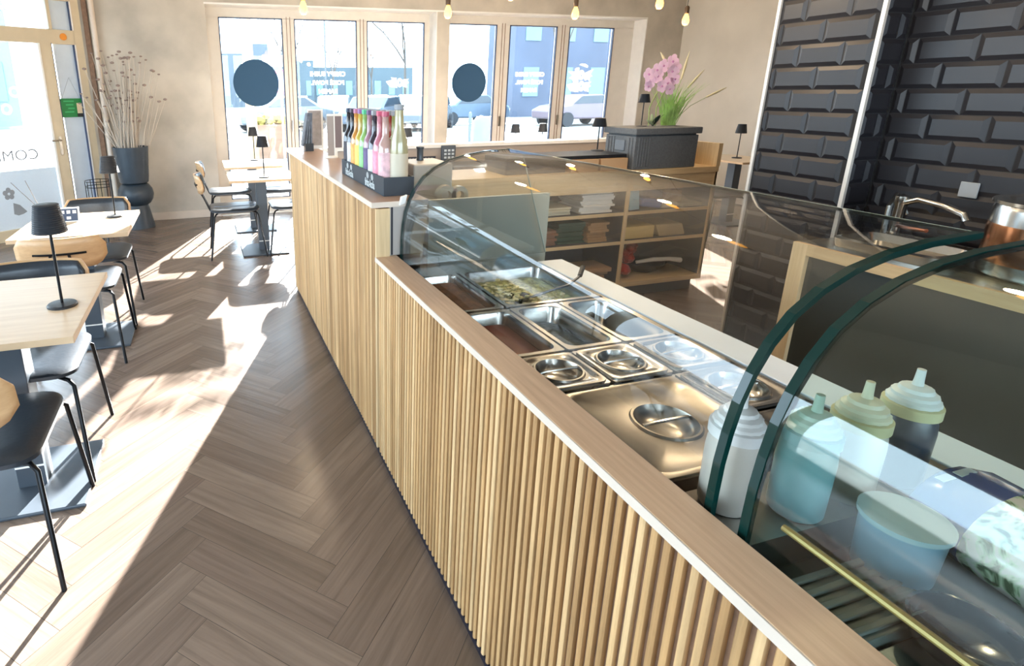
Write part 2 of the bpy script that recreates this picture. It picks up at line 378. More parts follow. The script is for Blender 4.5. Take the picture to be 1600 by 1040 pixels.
# ---------------------------------------------------------------- diagonal glazed entrance
DP = Vector((-1.2, 7.3, 0)); DD = Vector((-.836, -.548, 0)); DN = Vector((.548, -.836, 0))   # DN faces the room
def dpt(t, z, n=0): return DP+DD*t+DN*n+Vector((0, 0, z))
def dbox(mb, t0, t1, z0, z1, n0=-.04, n1=.03):
    mb.obox((dpt(t0, z0, n0)+dpt(t1, z1, n1))/2, DD*(t1-t0)/2, DN*(n1-n0)/2, (0, 0, (z1-z0)/2))
b = MB()
dbox(b, 0, .09, 0, 3.0); dbox(b, .335, .46, 0, 2.03); dbox(b, .09, 3.3, 2.02, 2.165); dbox(b, .09, 3.3, 2.455, 3.0); dbox(b, .30, .335, 2.165, 2.455); dbox(b, .335, .35, 0, 2.03)
dbox(b, .09, .335, 0, .12); dbox(b, .46, 1.45, 0, .12); dbox(b, 1.45, 1.65, 0, 2.03); dbox(b, 1.65, 3.3, 0, .35); dbox(b, 3.2, 3.36, 0, 3)
D1 = struct('door_1', b, M_doorf, bevel=.005)
b = MB(); dbox(b, .09, .31, .12, 2.02, -.01, 0); dbox(b, .09, .30, 2.165, 2.455, -.01, 0); build('side_panel', b, M_panelblue, D1)
b = MB(); dbox(b, .46, 1.45, .12, 2.02, -.008, 0); dbox(b, .335, 1.6, 2.165, 2.455, -.008, 0); dbox(b, 1.65, 3.2, .35, 2.02, -.008, 0); build('door_glass', b, M_wglass, D1)
b = MB(); dbox(b, .455, .475, .12, 2.02, 0, .036); dbox(b, .085, .10, .12, 2.02, 0, .036); dbox(b, .085, .10, 2.165, 2.455, 0, .036); build('white_bead', b, M_white, D1)
b = MB(); dbox(b, .335, .338, 0, 2.03, 0, .034); dbox(b, .10, .107, .12, 2.02, 0, .034); dbox(b, .10, .107, 2.165, 2.455, 0, .034); build('sealing_strip', b, M_seal, D1)
b = MB(); dbox(b, .48, 1.45, .12, .735, .001, .003); build('frosted_film', b, M_film, D1)
b = MB(); b.tube([dpt(.40, 1.02, .03), dpt(.40, 1.02, .07), dpt(.50, 1.02, .07)], .009, 8); dbox(b, .385, .415, .86, 1.06, .03, .036); build('door_handle', b, M_steel, D1, smooth=True)
M_prn = mat('grey_print', '8d9094', .7)
lettering('lettering', 'COMETS', .155, M_prn, D1, dpt(.93, .885, .004), DD, (0, 0, 1), 0, 1.0)
b = MB()
for q in ((.66, 1.28, .962, .968), (.66, 1.28, .797, .803), (.66, .665, .797, .968)): dbox(b, q[0], q[1], q[2], q[3], .002, .005)
for k in range(5):
    a = 2*PI*k/5+.3; c = dpt(.985+.035*math.cos(a), .50+.04*math.sin(a), .004)
    b.prism([c+DD*.024*math.cos(t*PI/5)+Vector((0, 0, .028*math.sin(t*PI/5))) for t in range(10)], DN*.001, 0)
b.prism([dpt(.96, .40, .004), dpt(.90, .37, .004), dpt(.84, .29, .004), dpt(.88, .27, .004), dpt(.93, .26, .004), dpt(.97, .28, .004)], DN*.001, 0)
build('printed_motif', b, M_prn, D1)
for t, c, s in ((.55, 's', .34), (.78, 'e', .34), (.98, 'h', .34)):
    lettering('lettering', c, s, M_sticker, D1, dpt(t, 2.31, .004), DD, (0, 0, 1), .01)
for i, (t, z) in enumerate(((.76, 1.53), (.86, 1.36), (1.0, 1.5))):
    ring = MB(); o = []; n_ = []
    for k in range(20):
        a = 2*PI*k/20; o.append(dpt(t+.055*math.cos(a), z+.06*math.sin(a), .003)); n_.append(dpt(t+.026*math.cos(a), z+.028*math.sin(a), .003))
    strip(ring, o, n_); build('ring_sticker', ring, M_sticker, D1, solid=.002)
b = MB(); c = dpt(.205, 2.095, .032)
b.prism([c+DD*.036*math.cos(k*PI/12)+Vector((0, 0, .036*math.sin(k*PI/12))) for k in range(24)], DN*.006, 0)
single('door_plaque', b, mat('brass', 'b77b35', .3, .7), 'small round brass plaque screwed above the narrow grey door panel', 'plaque')
g = thing('hanging_sign', 'green rectangular open sign hanging on a string in the entrance', 'sign', dpt(.21, 1.26, .02))
b = MB(); dbox(b, .10, .33, 1.26, 1.46, .012, .02); build('sign_board', b, mat('green_board', '0b7a3b', .5), g)
b = MB(); b.tube([dpt(.31, 1.46, .016), dpt(.205, 1.68, .012), dpt(.12, 1.46, .016)], .0015, 5); build('string', b, M_prn, g)
b = MB(); dbox(b, .11, .165, 1.30, 1.41, .02, .022); build('picture_patch', b, mat('cream_patch', 'd8c3a2', .6), g)
b = MB(); dbox(b, .105, .17, 1.262, 1.298, .02, .022); build('dark_patch', b, M_blackp, g)
M_glyph = mat('light_green_print', '3fae6a', .6)
b = MB()
for i in range(4): dbox(b, .19+.01*(i%2), .30-.02*(i%3), 1.425-.038*i, 1.437-.038*i, .02, .0215)
build('pale_lines', b, M_glyph, g)

# ---------------------------------------------------------------- tiled wall
def tiles(mb, P, U, V, N, nu, nv, L=.2, H=.1, u0=0, z0=0, umin=0, umax=9, gap=.003, ins=.017, dep=.007):
    P, U, V, N = map(Vector, (P, U, V, N))
    for j in range(nv):
        for i in range(-1, nu+1):
            a = u0+i*L+(L/2 if (j % 2) else 0); c = a+L; a = max(a, umin); c = min(c, umax)
            if c-a < .02: continue
            z = z0+j*H; o = [(a+gap/2, z+gap/2), (c-gap/2, z+gap/2), (c-gap/2, z+H-gap/2), (a+gap/2, z+H-gap/2)]
            k = min(ins, (c-a)/3)
            n = [(o[0][0]+k, o[0][1]+ins), (o[1][0]-k, o[1][1]+ins), (o[2][0]-k, o[2][1]-ins), (o[3][0]+k, o[3][1]-ins)]
            vs = [P+U*p[0]+V*p[1] for p in o]+[P+U*p[0]+V*p[1]+N*dep for p in n]
            mb.add(vs, [(0,1,5,4),(1,2,6,5),(2,3,7,6),(3,0,4,7),(4,5,6,7)])
b = MB(); b.box(2.70, 6.97, 1.80, 2.26, 0, 3.0); b.box(2.86, 6.97, -2.0, 1.80, 0, 3.0)
TW = struct('wall_tiled', b, M_grout)
b = MB(); tiles(b, (2.70, 1.80, 0), (0, 1, 0), (0, 0, 1), (-1, 0, 0), 4, 30, u0=-.07, umin=.012, umax=.452)
build('wall_tile', b, M_tile, TW)
b = MB(); tiles(b, (2.86, 1.80, 0), (0, -1, 0), (0, 0, 1), (-1, 0, 0), 20, 30, u0=.05, umin=.004, umax=3.8)
build('wall_tile', b, M_tile, TW)
b = MB(); tiles(b, (2.70, 1.80, 0), (1, 0, 0), (0, 0, 1), (0, -1, 0), 1, 30, u0=0, umin=.01, umax=.155)
build('wall_tile', b, M_tile, TW)
b = MB(); b.box(2.684, 2.698, 1.786, 1.802, .0, 3.0); b.box(2.688, 2.70, 2.254, 2.268, 0, 3.0); build('edge_profile', b, mat('alu_profile', 'cfcac2', .4, .3), TW)

# ---------------------------------------------------------------- service counter
rnd = random.Random(11)
def slats(y0, y1, z0, z1, x=.606):
    mb = MB(); y = y0
    while y < y1-.012:
        mb.t = rnd.random(); w_ = .0125; r = .004
        ps = [(x+.012, y), (x+.003, y), (x, y+.003), (x, y+w_-.003), (x+.003, y+w_), (x+.012, y+w_)]
        mb.prism([(p[0], p[1], z0) for p in ps], (0, 0, z1-z0), 0); y += .0255
    return mb
cnt = thing('service_counter', 'long oak slatted service counter with black plinth running to the windows', 'counter', (.8, 1.8, 0))
b = MB(); b.box(.618, .66, -1.0, 2.03, .03, .868); b.box(.618, .66, 2.03, 4.24, .03, 1.075); build('backing_panel', b, M_slatback, cnt)
build('slatted_front', slats(-1.0, 2.02, .032, .866), M_slat, cnt, tone=True)
build('slatted_front', slats(2.035, 4.24, .032, 1.075), M_slat, cnt, tone=True)
build('end_trim', MB().box(.604, .66, 2.022, 2.034, .032, 1.075), M_oakZ, cnt); build('end_trim', MB().box(.604, .66, 4.241, 4.253, .032, 1.075), M_oakZ, cnt)
b = MB(); b.box(.625, 1.33, -1.0, 4.24, 0, .03); b.box(.612, .625, -1, 4.24, .0, .026); build('plinth', b, mat('plinth_black', '17131f', .5), cnt)
b = MB(); b.box(.604, .69, -1.0, 2.032, .866, .885); build('ledge', b, M_cap, cnt, bevel=.0015)
b = MB(); b.box(.6015, .604, -1.0, 2.032, .866, .8845); b.box(.604, .69, 2.032, 2.0345, .866, .8845); build('ledge_edge_band', b, M_edge, cnt)
b = MB(); b.box(.592, .82, 2.032, 4.37, 1.078, 1.10); build('bar_top', b, mat('bar_top_laminate', 'ab8f7b', .28, noise=.05), cnt)
b = MB(); b.box(.589, .592, 2.032, 4.37, 1.0785, 1.0995); b.box(.589, .82, 2.029, 2.032, 1.0785, 1.0995); b.box(.589, .82, 4.37, 4.373, 1.0785, 1.0995); build('bar_edge_band', b, M_edge, cnt)
b = MB(); b.box(.66, .80, 2.035, 2.055, .885, 1.078); b.box(.66, .80, 4.22, 4.24, .03, 1.078); b.box(.80, .81, 2.055, 4.24, .03, 1.078); build('inner_panel', b, mat('grey_laminate', 'b5aca4', .5), cnt)
b = MB(); b.box(.668, .676, 2.0345, 2.036, .887, 1.077); build('dark_joint', b, mat('plinth_black', '17131f', .5), cnt)
b = MB(); b.box(.812, 1.32, 2.065, 4.2, .03, .80); b.box(.812, 1.34, 2.065, 4.2, .80, .83); build('inner_worktop', b, M_steelb, cnt)
tag(build('divider_panel', MB().box(.823, 1.362, 2.03, 2.05, .80, 1.095), mat('sage_panel', 'a5a89a', .45), None), 'pale grey upright divider panel at the far end of the food pans', 'panel')

# ---------------------------------------------------------------- refrigerated counter under the glass
Z = .84
rf = thing('refrigerated_counter', 'stainless refrigerated counter holding the food pans behind the oak ledge', 'counter', (1.0, .6, 0))
b = MB(); b.box(.665, 1.37, -1.0, 2.02, .035, .66); build('cabinet', b, M_steelb, rf)
b = MB()
for q in ((.692, .698, -1, 2.02), (1.24, 1.25, -1, 2.02)): b.box(*q, .66, Z-.002)
b.box(.692, 1.25, 1.888, 2.02, .66, Z-.004)
for y in (1.492, 1.168, .985): b.box(.698, 1.24, y-.003, y+.006, .78, Z-.006)
build('pan_rail', b, M_steel, rf)
b = MB(); b.box(.698, 1.24, -.99, .635, .66, .78); build('case_floor', b, mat('case_floor', '6f6a60', .35, .6), rf)
single('cutting_board', MB().box(1.252, 1.365, -1.0, 1.915, .822, .842), M_board, 'long white cutting board strip along the staff side of the food pans', 'cutting board', bevel=.003)
b = MB(); b.box(1.255, 1.36, -.98, 1.9, .66, .821); build('board_support', b, M_steelb, rf)
def pan(x0, x1, y0, y1, label, kind='open', fillc=None, lvl=.05, depth=.12, group=None, steel=None):
    x0 += .002; x1 -= .002; y0 += .002; y1 -= .002
    t = thing('food_pan', label, 'food pan', ((x0+x1)/2, (y0+y1)/2, Z-depth), 0, group)
    st = steel or M_steel; r = .03; e = .013
    mb = MB(); lo = [rrect(x0, x1, y0, y1, .006, Z-.004), rrect(x0, x1, y0, y1, .006, Z), rrect(x0+e, x1-e, y0+e, y1-e, r, Z), rrect(x0+e+.003, x1-e-.003, y0+e+.003, y1-e-.003, r, Z-.006),
                rrect(x0+e+.01, x1-e-.01, y0+e+.01, y1-e-.01, r, Z-depth+.01), rrect(x0+e+.02, x1-e-.02, y0+e+.02, y1-e-.02, r-.01, Z-depth)]
    for a, c in zip(lo[:-1], lo[1:]): strip(mb, a, c)
    fill(mb, lo[-1]); build('basin', mb, st, t, smooth=True)
    if kind == 'lid':
        mb = MB(); cx, cy = (x0+x1)/2, (y0+y1)/2; rx = min(.058, (x1-x0)*.30); ry = min(.058, (y1-y0)*.30); n = 24
        N_ = 48
        def ra(i_, z_):
            hx, hy = (x1-x0)/2-i_, (y1-y0)/2-i_; o_ = []
            for k_ in range(N_):
                a_ = 2*PI*(k_+.5)/N_; c_, s_ = math.cos(a_), math.sin(a_); t_ = (abs(c_/hx)**14+abs(s_/hy)**14)**(-1/14); o_.append((cx+t_*c_, cy+t_*s_, z_))
            return o_
        outer = ra(.004, Z+.004)
        e2_ = [(cx+rx*1.15*math.cos(math.atan2(p[1]-cy, p[0]-cx)), cy+ry*1.15*math.sin(math.atan2(p[1]-cy, p[0]-cx)), Z+.004) for p in outer]
        strip(mb, [(p[0], p[1], Z) for p in outer], outer)
        mid = ra(.018, Z+.004)
        mid2 = ra(.022, Z+.001)
        mid3 = [(cx+rx*1.22*math.cos(math.atan2(p[1]-cy, p[0]-cx)), cy+ry*1.22*math.sin(math.atan2(p[1]-cy, p[0]-cx)), Z+.001) for p in outer]
        strip(mb, outer, mid); strip(mb, mid, mid2); strip(mb, mid2, mid3)
        prev = mid3
        for k, dz in ((1.16, .0055), (1.08, .0055), (1.0, -.004), (.85, -.016), (.5, -.022)):
            cur = [(cx+(p[0]-cx)/1.22*k, cy+(p[1]-cy)/1.22*k, Z+dz) for p in mid3]; strip(mb, prev, cur); prev = cur
        fill(mb, prev); ld = build('pan_lid', mb, st, t, smooth=True)
        hb = MB(); hb.tube([(cx-rx, cy, Z+.002), (cx-rx*.7, cy, Z+.004), (cx+rx*.7, cy, Z+.004), (cx+rx, cy, Z+.002)], .004, 8); build('lid_handle', hb, M_steel, ld, smooth=True)
    if fillc:
        mb = MB(); fx0, fx1, fy0, fy1 = x0+e+.007, x1-e-.007, y0+e+.007, y1-e-.007; nx, ny = 10, 14; vs = []; rr = random.Random(int(x0*1e3+y0*77))
        for j in range(ny+1):
            for i in range(nx+1):
                edge = i in (0, nx) or j in (0, ny)
                vs.append((fx0+(fx1-fx0)*i/nx, fy0+(fy1-fy0)*j/ny, Z-lvl+(0 if edge else rr.uniform(-1, 1)*fillc[1])))
        mb.add(vs, [(j*(nx+1)+i, j*(nx+1)+i+1, (j+1)*(nx+1)+i+1, (j+1)*(nx+1)+i) for j in range(ny) for i in range(nx)])
        build('food', mb, fillc[0], t, smooth=True)
    return t
M_sauce = mat('brown_sauce', '7d3a24', .3, coat=.5)
M_green = mat('green_leaves', '87905f', .6, noise=.6, scale=60, bump=.5)
M_salad = mat('edamame_salad', 'c6c596', .6, noise=.35, scale=90, bump=.6)
M_darkv = mat('pickled_seaweed', '26301f', .35, noise=.7, scale=80, bump=.5)
pan(.700, .878, 1.50, 1.885, 'food pan of dark brown meat in the far corner beside the ledge', fillc=(mat('dark_meat', '6b4a30', .5, noise=.4, scale=50, bump=.4), .006), lvl=.03)
SP = pan(.882, 1.238, 1.50, 1.885, 'large open food pan of pale green salad holding a ladle', fillc=(M_green, .01), lvl=.045)
pan(.700, .878, 1.175, 1.49, 'open food pan of brown sauce next to the oak ledge', fillc=(M_sauce, 0), lvl=.04)
pan(.882, 1.058, 1.175, 1.49, 'open food pan of dark seaweed in the middle of the second row', fillc=(M_darkv, .006), lvl=.055, steel=M_steel)
pan(1.062, 1.238, 1.175, 1.49, 'empty shiny blue reflecting food pan beside the white cutting board', steel=M_steel)
pan(.700, .878, .992, 1.165, 'small lidded pan half hidden by the oak ledge', 'lid')
pan(.882, 1.058, .992, 1.165, 'small lidded steel pan in the middle of the lidded row', 'lid')
pan(1.062, 1.238, .992, 1.165, 'small lidded steel pan by the cutting board behind its twin', 'lid')
pan(1.045, 1.238, .80, .985, 'small lidded steel pan by the cutting board nearest the white squeeze bottle', 'lid')
pan(.700, 1.04, .66, .978, 'largest lidded steel pan with round recessed handle beside the oak ledge', 'lid', steel=M_steelb)
pan(1.045, 1.238, .64, .795, 'small lidded steel pan behind the squeeze bottles', 'lid')
# edamame heap inside the salad pan: uncountable food
b = MB(); rr = random.Random(5)
for i in range(230):
    x = rr.gauss(.98, .05); y = rr.gauss(1.63, .06)
    if .90 < x < 1.2 and 1.53 < y < 1.86: b.ball((x, y, Z-.042+rr.random()*.03), .008, 6, 1.5, 1, .7)
o = build('salad_heap', b, M_salad, SP, smooth=True); o['kind'] = 'stuff'
ld = thing('serving_ladle', 'steel serving ladle lying in the large salad pan with its handle over the board', 'ladle', (1.1, 1.6, Z))
b = MB(); b.tube([(1.02, 1.60, Z-.02), (1.09, 1.585, Z+.004), (1.17, 1.595, Z+.012), (1.23, 1.62, Z+.028), (1.265, 1.65, Z+.045)], [.006, .005, .005, .005, .005], 8); build('handle', b, M_darkst, ld, smooth=True)
b = MB(); b.tube([(1.24, 1.626, Z+.032), (1.275, 1.66, Z+.052)], .0085, 8); build('grip', b, M_blackp, ld, smooth=True)
b = MB(); b.lathe([(0, -.03), (.025, -.022), (.036, 0), (.034, 0), (.024, -.019), (0, -.026)], (.995, 1.61, Z-.01), 16); build('bowl', b, M_darkst, ld, smooth=True)

# ---------------------------------------------------------------- curved glass cases
PROF = [(.703, .865), (.703, .91), (.704, .96), (.709, 1.01), (.718, 1.06), (.733, 1.105), (.756, 1.15), (.79, 1.192), (.835, 1.225), (.89, 1.25), (.96, 1.268), (1.04, 1.279), (1.15, 1.284)]
def inset(prof, d):
    out = []
    for i, p in enumerate(prof):
        a = Vector(prof[max(0, i-1)]); c = Vector(prof[min(len(prof)-1, i+1)]); t = (c-a).normalized(); n = Vector((t.y, -t.x)); out.append((p[0]+n.x*d, p[1]+n.y*d))
    return out
IN = inset(PROF, .006)
def case(label, y0, y1, side, PROF=PROF, IN=IN, gm=M_cglass):
    t = thing('glass_display_case', label, 'display case', (.9, (y0+y1)/2, .88))
    EO = inset(PROF, -.0015); EI = inset(PROF, .0085)
    for prof in (PROF, IN):
        mb = MB(); n = len(prof); vs = [(p[0], y, p[1]) for y in (y0, y1) for p in prof]
        mb.add(vs, [(k, k+1, k+1+n, k+n) for k in range(n-1)]); 
        if prof is PROF: allmb = mb
        else: allmb.add(mb.v, mb.f)
    build('curved_glass', allmb, gm, t, smooth=True)
    poly = EO+EI[::-1]
    for y, s in ((y0, -1), (y1, 1)):
        mb = MB(); mb.prism([(p[0], y, p[1]) for p in poly], (0, s*.013, 0), 0); build('glass_edge', mb, M_cedge, t)
    mb = MB(); a = PROF[-1]; c = IN[-1]; mb.box(a[0], a[0]+.004, y0, y1, c[1], a[1]); build('rear_edge', mb, mat('pale_glass_edge', 'a9bdb6', .2), t)
    if side:
        mb = MB(); pts = [(p[0], side, p[1]) for p in IN]+[(1.21, side, 1.27), (1.35, side, Z+.005), (.71, side, Z+.005)]
        mb.prism(pts, (0, .006, 0), 0); build('side_glass', mb, M_cglass, t)
        mb = MB(); mb.tube([(1.21, side+.003, 1.27), (1.352, side+.003, Z+.006)], .0025, 6); build('side_edge', mb, mat('pale_glass_edge', 'a9bdb6', .2), t)
    return t
case('long curved glass display case over the food pans by the bar', .565, 2.01, 2.012)
PN = PROF+[(1.28, 1.286), (1.42, 1.284)]
case('near curved glass display case with dark green edge in the foreground', -.95, .492, None, PN, inset(PN, .006), M_nglass)
b = MB()
for y in (.556, ): pass
# white hook of the far glass panel
single('glass_clip', MB().obox((.712, 2.022, 1.105), (.012, 0, .004), (0, .008, 0), (.004, 0, .016)), M_white, 'small white clip at the top left corner of the far glass', 'clip', bevel=.002)

# ---------------------------------------------------------------- squeeze bottles, tub and pouch
def squeeze(loc, body, cap, collar, label, scale=1):
    t = thing('squeeze_bottle', label, 'bottle', loc, 0)
    b = MB(); b.lathe([(0, 0), (.036, 0), (.039, .006), (.040, .10), (.0385, .118), (.035, .13)], loc, 28); build('body', b, body, t, smooth=True)
    b = MB(); b.lathe([(.0355, .128), (.0405, .130), (.0405, .148), (.035, .150)], loc, 28); build('collar', b, collar, t, smooth=True)
    b = MB(); b.lathe([(.036, .150), (.036, .156), (.031, .160), (.031, .166), (.024, .170), (.022, .176), (.012, .180)], loc, 32, ridge=(16, .02)); c = build('cap', b, cap, t, smooth=True)
    b = MB(); b.lathe([(.0085, .176), (.007, .188), (.006, .208), (0, .209)], loc, 14); build('nozzle', b, cap, c, smooth=True)
    return t
M_cap_w = mat('white_cap', 'e9eae6', .4); M_milk = mat('milky_plastic', 'dcd6c8', .35, trans=.15)
M_yel = mat('yellowish_plastic', 'd8cfa0', .4); M_soy = mat('soy_dark', '2d3a4a', .3, noise=.2, scale=14); M_teal = mat('teal_plastic', '7fb0b4', .35)
squeeze((.775, .592, Z+.004), M_milk, M_cap_w, M_cap_w, 'white squeeze bottle standing left of the green glass edge')
squeeze((.873, .548, Z+.004), M_teal, mat('green_tint_cap', 'b6cdbb', .4), M_teal, 'pale green squeeze bottle just right of the green glass edge')
squeeze((.99, .555, Z+.004), M_milk, mat('cream_cap', 'e3ddbf', .4), M_yel, 'squeeze bottle with cream yellow cap in the middle of the row')
squeeze((1.115, .56, Z+.004), M_soy, M_cap_w, M_yel, 'squeeze bottle of dark sauce with white cap by the cutting board')
b = MB(); b.box(.70, 1.238, .508, .632, .781, Z+.003); build('ledge_shelf', b, M_steelb, rf)
c = (.955, .449, .782); t = thing('plastic_tub', 'round translucent blue tub behind the curved front glass', 'tub', c)
b = MB(); b.lathe([(0, 0), (.044, 0), (.048, .01), (.052, .10), (.052, .105), (.049, .105), (.046, .012), (0, .01)], c, 32)
M_tub = bpy.data.materials.new('blue_tub'); M_tub.use_nodes = True
nt = M_tub.node_tree; pb = nt.nodes['Principled BSDF']; pb.inputs['Roughness'].default_value = .3; pb.inputs['Transmission Weight'].default_value = .2; pb.inputs['Base Color'].default_value = s2l('8fb6cc')
build('tub_body', b, M_tub, t, smooth=True)
b = MB(); b.lathe([(.052, .098), (.056, .1), (.056, .108), (.05, .108)], c, 32); build('rim', b, mat('tub_rim', 'b7ccd0', .3), t, smooth=True)
# printed food pouch lying in the near case
def pouch_mat():
    m = bpy.data.materials.new('printed_pouch'); m.use_nodes = True; nt = m.node_tree; L = nt.links; pb = nt.nodes['Principled BSDF']; pb.inputs['Roughness'].default_value = .25; pb.inputs['Coat Weight'].default_value = .5
    tc = nt.nodes.new('ShaderNodeTexCoord'); sp = nt.nodes.new('ShaderNodeSeparateXYZ'); L.new(tc.outputs['Object'], sp.inputs[0])
    n = nt.nodes.new('ShaderNodeTexNoise'); n.inputs['Scale'].default_value = 22; n.inputs['Distortion'].default_value = 2.2; n.inputs['Detail'].default_value = 3; L.new(tc.outputs['Object'], n.inputs['Vector'])
    r = nt.nodes.new('ShaderNodeValToRGB'); e = r.color_ramp.elements; e[0].position = .40; e[0].color = s2l('3f5a3c'); e[1].position = .56; e[1].color = s2l('e2d3ce'); x = e.new(.48); x.color = s2l('b9c7a8'); L.new(n.outputs['Fac'], r.inputs['Fac'])
    gt = nt.nodes.new('ShaderNodeMath'); gt.operation = 'GREATER_THAN'; gt.inputs[1].default_value = .045; L.new(sp.outputs['Y'], gt.inputs[0])
    pl = nt.nodes.new('ShaderNodeMath'); pl.operation = 'LESS_THAN'; pl.inputs[1].default_value = -.03; L.new(sp.outputs['Y'], pl.inputs[0])
    m1 = nt.nodes.new('ShaderNodeMix'); m1.data_type = 'RGBA'; m1.inputs['B'].default_value = s2l('2b4484'); L.new(gt.outputs[0], m1.inputs['Factor']); L.new(r.outputs['Color'], m1.inputs['A'])
    m2 = nt.nodes.new('ShaderNodeMix'); m2.data_type = 'RGBA'; m2.inputs['B'].default_value = s2l('d9cbc6'); L.new(pl.outputs[0], m2.inputs['Factor']); L.new(m1.outputs['Result'], m2.inputs['A'])
    L.new(m2.outputs['Result'], pb.inputs['Base Color']); return m
pt = thing('food_pouch', 'printed food pouch with blue end and green leaf picture lying under the glass', 'pouch', (1.09, .36, .86))
b = MB(); vs = []; n = 20
for j, (y, k) in enumerate(((.49, .55), (.485, .85), (.46, .98), (.38, 1), (.28, 1), (.18, 1), (.06, .9), (.02, .3))):
    for i in range(n):
        a = 2*PI*i/n; vs.append((1.09+.098*k*math.cos(a)+.015*math.sin(j), y, .864+.062*k*math.sin(a)))
b.add(vs, [(j*n+i, j*n+(i+1) % n, (j+1)*n+(i+1) % n, (j+1)*n+i) for j in range(7) for i in range(n)]); fill(b, vs[:n]); fill(b, vs[-n:])
build('pouch_body', b, pouch_mat(), pt, smooth=True)
b = MB(); b.obox((1.055, .465, .9235), (.014, 0, 0), (0, .006, 0), (0, 0, .0008)); b.obox((1.10, .465, .9235), (.018, 0, 0), (0, .006, 0), (0, 0, .0008)); build('white_patch', b, M_sticker, pt)
b = MB(); b.tube([(.757, .482, .893), (.757, -.9, .893)], .0052, 8); b.tube([(.766, .482, .890), (.766, -.9, .890)], .0025, 8); b.box(.74, .77, -.9, -.88, .781, .895)
single('case_rail', b, mat('gold_rail', 'e0aa62', .35, .2), 'thin gold coloured twin rail running along the near case behind the ledge', 'rail', smooth=True)
# ribbed tray and dark bowls
tr = thing('ribbed_tray', 'grey ribbed plastic tray under the near glass beside the ledge', 'tray', (.83, .40, .80))
b = MB(); b.box(.71, .93, .365, .47, .781, .805)
for k in range(5): b.box(.715, .925, .372+k*.021, .382+k*.021, .805, .812)
build('tray_body', b, mat('tray_grey', '8a8f88', .5), tr, bevel=.002)
for i, (x, y, lab) in enumerate(((.885, .325, 'glossy black bowl under the near glass, the farther one'), (.90, .22, 'glossy black bowl under the near glass, cut by the picture edge'))):
    b = MB(); b.lathe([(0, .0), (.035, .0), (.055, .02), (.06, .045), (.056, .045), (.05, .02), (0, .006)], (x, y, .791), 28)
    single('black_bowl', b, mat('glossy_black', '11131c', .12, coat=1), lab, 'bowl', smooth=True)
b = MB(); b.box(.705, .90, -.2, .36, .781, .79); b.box(.95, 1.235, -.5, .44, .781, .80); build('liner', b, mat('case_liner', '7e8480', .3, .5), rf)

# ---------------------------------------------------------------- things on the bar
bx = thing('drinks_tray', 'long black cardboard tray with white print holding bottles on the bar', 'tray', (.735, 2.48, 1.10))
M_card = mat('black_card', '2b323a', .55)
b = MB(); X0, X1, Y0, Y1 = .672, .80, 2.14, 2.86
b.box(X0, X1, Y0, Y1, 1.1005, 1.105); b.box(X0, X0+.004, Y0, Y1, 1.105, 1.175); b.box(X1-.004, X1, Y0, Y1, 1.105, 1.175); b.box(X0+.004, X1-.004, Y0, Y0+.004, 1.105, 1.175); b.box(X0+.004, X1-.004, Y1-.004, Y1, 1.105, 1.175)
build('tray_body', b, M_card, bx)
for y in (2.34, 2.70):
    lettering('lettering', 'fritz-kola', .046, M_sticker, bx, (X0-.0012, y, 1.123), (0, -1, 0), (0, 0, 1), .0012, .92)
    for dy in (-.035, .035):
        b = MB(); b.prism([(X0, y+dy+.017*math.cos(k*PI/8), 1.155+.014*math.sin(k*PI/8)) for k in range(16)], (-.0012, 0, 0), 0); build('head_emblem', b, M_sticker, bx)
def mk_bottle():
    t = thing('drink_bottle', 'x', 'bottle', (0, 0, 0), 0, 'drink bottles in the black tray')
    return t
def liquid(name, c): return mat(name, c, .12, trans=.25, coat=.6)
BC = [('black', '1c1a22', '2a2430', '22304a'), ('dark', '232733', 'c9c9c9', '3c2940'), ('orange', 'dd9a48', 'e0a050', 'b06a8a'), ('yellow', 'dcc25a', 'e4cb62', '8a5a9a'),
      ('green', '9fcf7c', '8fd08a', '3fae7a'), ('purple', 'b88a9a', '5a4a78', '5a3a6a'), ('white labelled', '3a3442', 'd8d8d4', '8b8f94'), ('pink', 'd98a9c', 'e58fa4', 'c24a6a'), ('rose', 'caa49a', 'd9b0b4', 'b05068')]
pos = [(.705, 2.82-.075*i) for i in range(9)]
for i, (nm, c, lc, cc) in enumerate(BC):
    x, y = pos[i]
    t = thing('drink_bottle', f'{nm} drink bottle in the row nearest the guests in the black tray', 'bottle', (x, y, 1.105), 0, 'drink bottles in the black tray')
    L_ = (x, y, 1.105)
    b = MB(); b.lathe([(0, 0), (.029, 0), (.031, .005), (.031, .128), (.027, .146), (.0145, .168), (.0125, .225), (.0145, .228), (.0145, .235)], L_, 20); build('bottle_glass', b, liquid('liq_'+nm, c), t, smooth=True)
    b = MB(); b.lathe([(.0316, .02), (.0316, .122)], L_, 20); build('bottle_label', b, mat('lab_'+nm, lc, .5, noise=.3, scale=40), t, smooth=True)
    b = MB(); b.lathe([(.0125, .226), (.0155, .228), (.0155, .242), (0, .243)], L_, 16, ridge=(8, .04)); build('crown_cap', b, mat('cap_'+nm, cc, .4), t, smooth=True)
back = [('clear', 'cfc9b8'), ('amber', 'c79a50'), ('lime', 'c8d27a'), ('berry', '8a4a6a'), ('honey', 'd0b060'), ('cloudy', 'd6d0c0'), ('red', 'a8433f'), ('olive', '9aa05a')]
